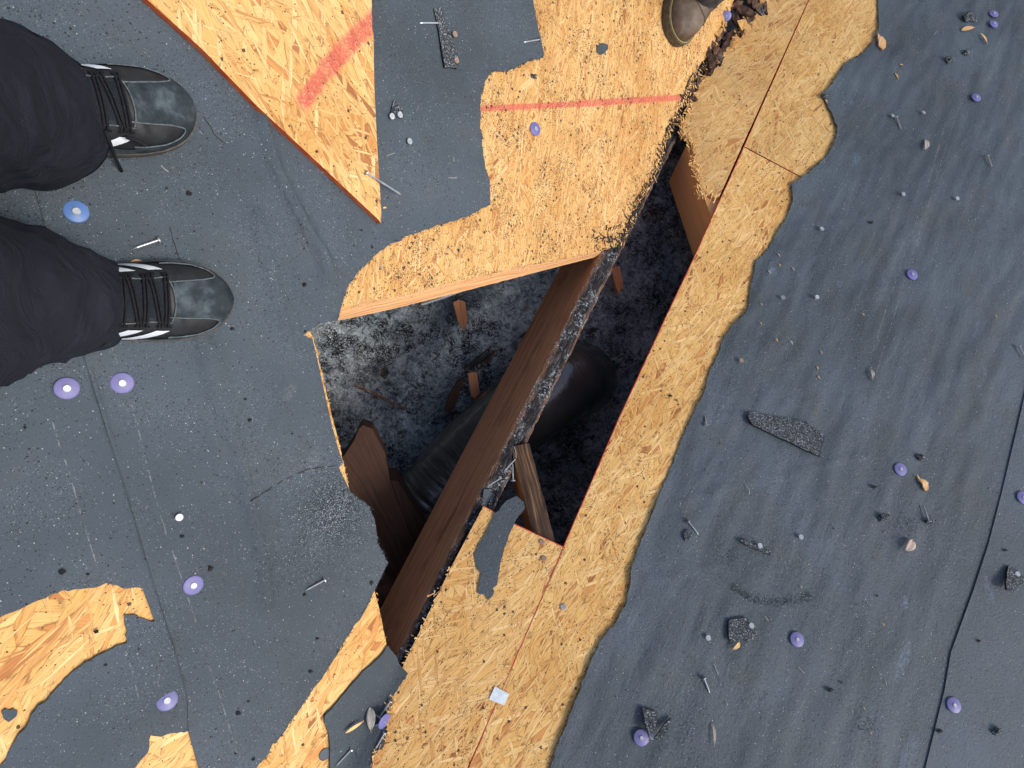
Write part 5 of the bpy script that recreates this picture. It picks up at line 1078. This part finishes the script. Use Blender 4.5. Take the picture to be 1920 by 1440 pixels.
def trouser(sh, prof, seed, lean=(0, 0), cloth=None, nseg=72):
    """prof rows: height above the roof, centre x along the foot, half depth, half width, tilt of the ring"""
    V, Fc, n = [], [], 0; rows = []
    hs = np.array([p[0] for p in prof]); zz = np.concatenate([np.linspace(hs[0], .25, 50), np.linspace(.27, hs[-1], 30)])
    base = sh.o
    fx = nrm(sh.x - (sh.x @ UP) * UP); fy = np.cross(UP, fx)
    for i, z in enumerate(zz):
        cx, rx, ry, tl, cy = [float(np.interp(z, hs, [p[k] for p in prof])) for k in range(1, 6)]
        for k in range(nseg):
            a = 2 * math.pi * k / nseg; ca, sa = math.cos(a), math.sin(a)
            fold = 1 + .045 * noise.noise(Vector((ca * 1.4 + seed, sa * 1.4, z * 9 + ca * 1.5))) + .030 * noise.noise(Vector((ca * 2.3 + seed, sa * 2.3, z * 22 + sa * 2 - ca * 2.2))) 
            ridge = abs(noise.noise(Vector((ca * 1.1 + seed * 2, sa * 1.1, z * 15 - ca * 2.5)))); fold += .060 * (1 - min(1, ridge * 3.2)) * min(1, z * 9); r2_ = abs(noise.noise(Vector((ca * 1.8 + seed * 3, sa * 1.8, z * 26 + ca * 4)))); fold += .022 * (1 - min(1, r2_ * 3.5)) * min(1, z * 12)
            x, y = cx + rx * fold * ca, cy + ry * fold * sa
            p = base + sh.x * 0 + fx * x + fy * y + UP * 0
            # height follows the roof under the foot, tilted at the hem
            foot = sh.o + sh.x * (x * .9) + sh.y * y
            hh = z + tl * ca
            p = foot * (1, 1, 0) + np.array([0, 0, (foot[2] * max(0, 1 - z / .25) + (sh.o[2] + sh.x[2] * cx * .9) * min(1, z / .25)) + hh])
            V.append(p)
    rws = len(zz)
    for i in range(rws - 1):
        for k in range(nseg): Fc.append([i * nseg + k, i * nseg + (k + 1) % nseg, (i + 1) * nseg + (k + 1) % nseg, (i + 1) * nseg + k])
    # turned-in hem
    b = len(V)
    for k in range(nseg): c = np.mean(V[:nseg], 0); V.append(V[k] + (c - V[k]) * .05 + UP * .03)
    for k in range(nseg): Fc.append([b + k, b + (k + 1) % nseg, (k + 1) % nseg, k])
    Fc.append([(rws - 1) * nseg + k for k in range(nseg)])
    return V, Fc
s1, s2 = Shoe(A_, (364, 203), (200, 208)), Shoe(A_, (435, 560), (250, 566))
per = empty('person', (s1.o + s2.o) / 2); tag(per, 'person in dark navy trousers and black sneakers with white stripes, standing at left', 'person')
sneaker(per, (364, 203), (200, 208), -1); sneaker(per, (435, 560), (250, 566), 0)
PR1 = [(.030, .148, .088, .078, .024, -.002), (.08, .142, .090, .078, .012, -.006), (.16, .14, .088, .076, 0, -.02), (.25, .14, .085, .078, 0, -.035), (.45, .15, .085, .085, 0, -.04), (.65, .13, .095, .092, 0, -.04), (.80, .09, .11, .10, 0, -.04)]
PR2 = [(.030, .142, .080, .058, .024, .004), (.08, .136, .084, .062, .012, .010), (.16, .13, .086, .072, 0, .016), (.25, .13, .086, .078, 0, .014), (.45, .14, .085, .085, 0, .01), (.65, .12, .095, .092, 0, .01), (.80, .09, .11, .10, 0, .03)]
t1, t2 = trouser(s1, PR1, 1.3), trouser(s2, PR2, 6.1)
c1, c2 = np.mean(t1[0][-145:-73], 0), np.mean(t2[0][-145:-73], 0)
hip = (c1 + c2) / 2; hv, hf_ = [], []
dxy = nrm((c2 - c1) * (1, 1, 0)); dpp = np.cross(UP, dxy); wdh = np.linalg.norm(c2 - c1) / 2 + .09
for i, (z, kx, ky) in enumerate([(-.14, .55, .7), (-.06, .95, 1), (.05, 1.0, 1.08), (.15, .88, 1.0), (.2, .8, .95)]):
    for k in range(40):
        a = 2 * math.pi * k / 40; hv.append(hip * (1, 1, 0) + np.array([0, 0, max(c1[2], c2[2]) + z]) + dxy * math.cos(a) * wdh * kx + dpp * math.sin(a) * .12 * ky)
for i in range(4):
    for k in range(40): hf_.append([i * 40 + k, i * 40 + (k + 1) % 40, (i + 1) * 40 + (k + 1) % 40, (i + 1) * 40 + k])
hf_ += [list(range(40))[::-1], [160 + k for k in range(40)]]
v_, f_ = merge(t1, t2, (hv, hf_)); mk('trousers', v_, f_, M['cloth'], None, None, per, True)
# second person: only the toe of one boot reaches into the picture
def work_boot(root, pl, toe, back):
    sh = Shoe(pl, toe, back, .30, .003, 1.06, 1.35)
    v_, f_ = sh.patch(lambda t, a: True, 0, 1, -1, 1, 90, 40, 0); up = mk('work_boot', v_, f_, M['brownboot'], None, None, root, True)
    v_, f_ = sole_mesh(sh, 0, .018, .0055); mk('sole', v_, f_, M['bootsole'], None, None, up)
    ts = [.55 + .45 * math.sin(math.pi / 2 * k / 30) for k in range(31)]
    P = [sh.at(sh.L * t + .002 * (2 * t - 1), ip(t, WT) * sh.wk + .0025, .0195) for t in ts]; Q = [sh.at(sh.L * t + .002 * (2 * t - 1), -(ip(t, WT) * sh.wk + .0025), .0195) for t in ts]
    v_, f_ = tube(P + Q[::-1][1:], .0008, 5); mk('stitching', v_, f_, M['thread'], None, None, up)
    v_, f_ = tube([sh.surf(.74 + .05 * math.cos(k / 20 * math.pi - math.pi / 2), -1 + .1 * k, .0008) for k in range(1, 20)], .0011, 5); mk('toe_seam', v_, f_, M['bootsole'], None, None, up)
    return sh
b1 = Shoe(A_, (1268, 74), (1312, -40), .30)
per2 = empty('person', b1.o); tag(per2, 'person at the top edge of whom only one scuffed brown work boot toe shows', 'person')
b1 = work_boot(per2, A_, (1266, 66), (1316, -50)); b2 = work_boot(per2, B_, (1640, -330), (1680, -520))
v_, f_ = merge(trouser(b1, PR1, 3.3), trouser(b2, PR2, 8.8)); mk('trousers', v_, f_, M['jean'], None, None, per2, True)
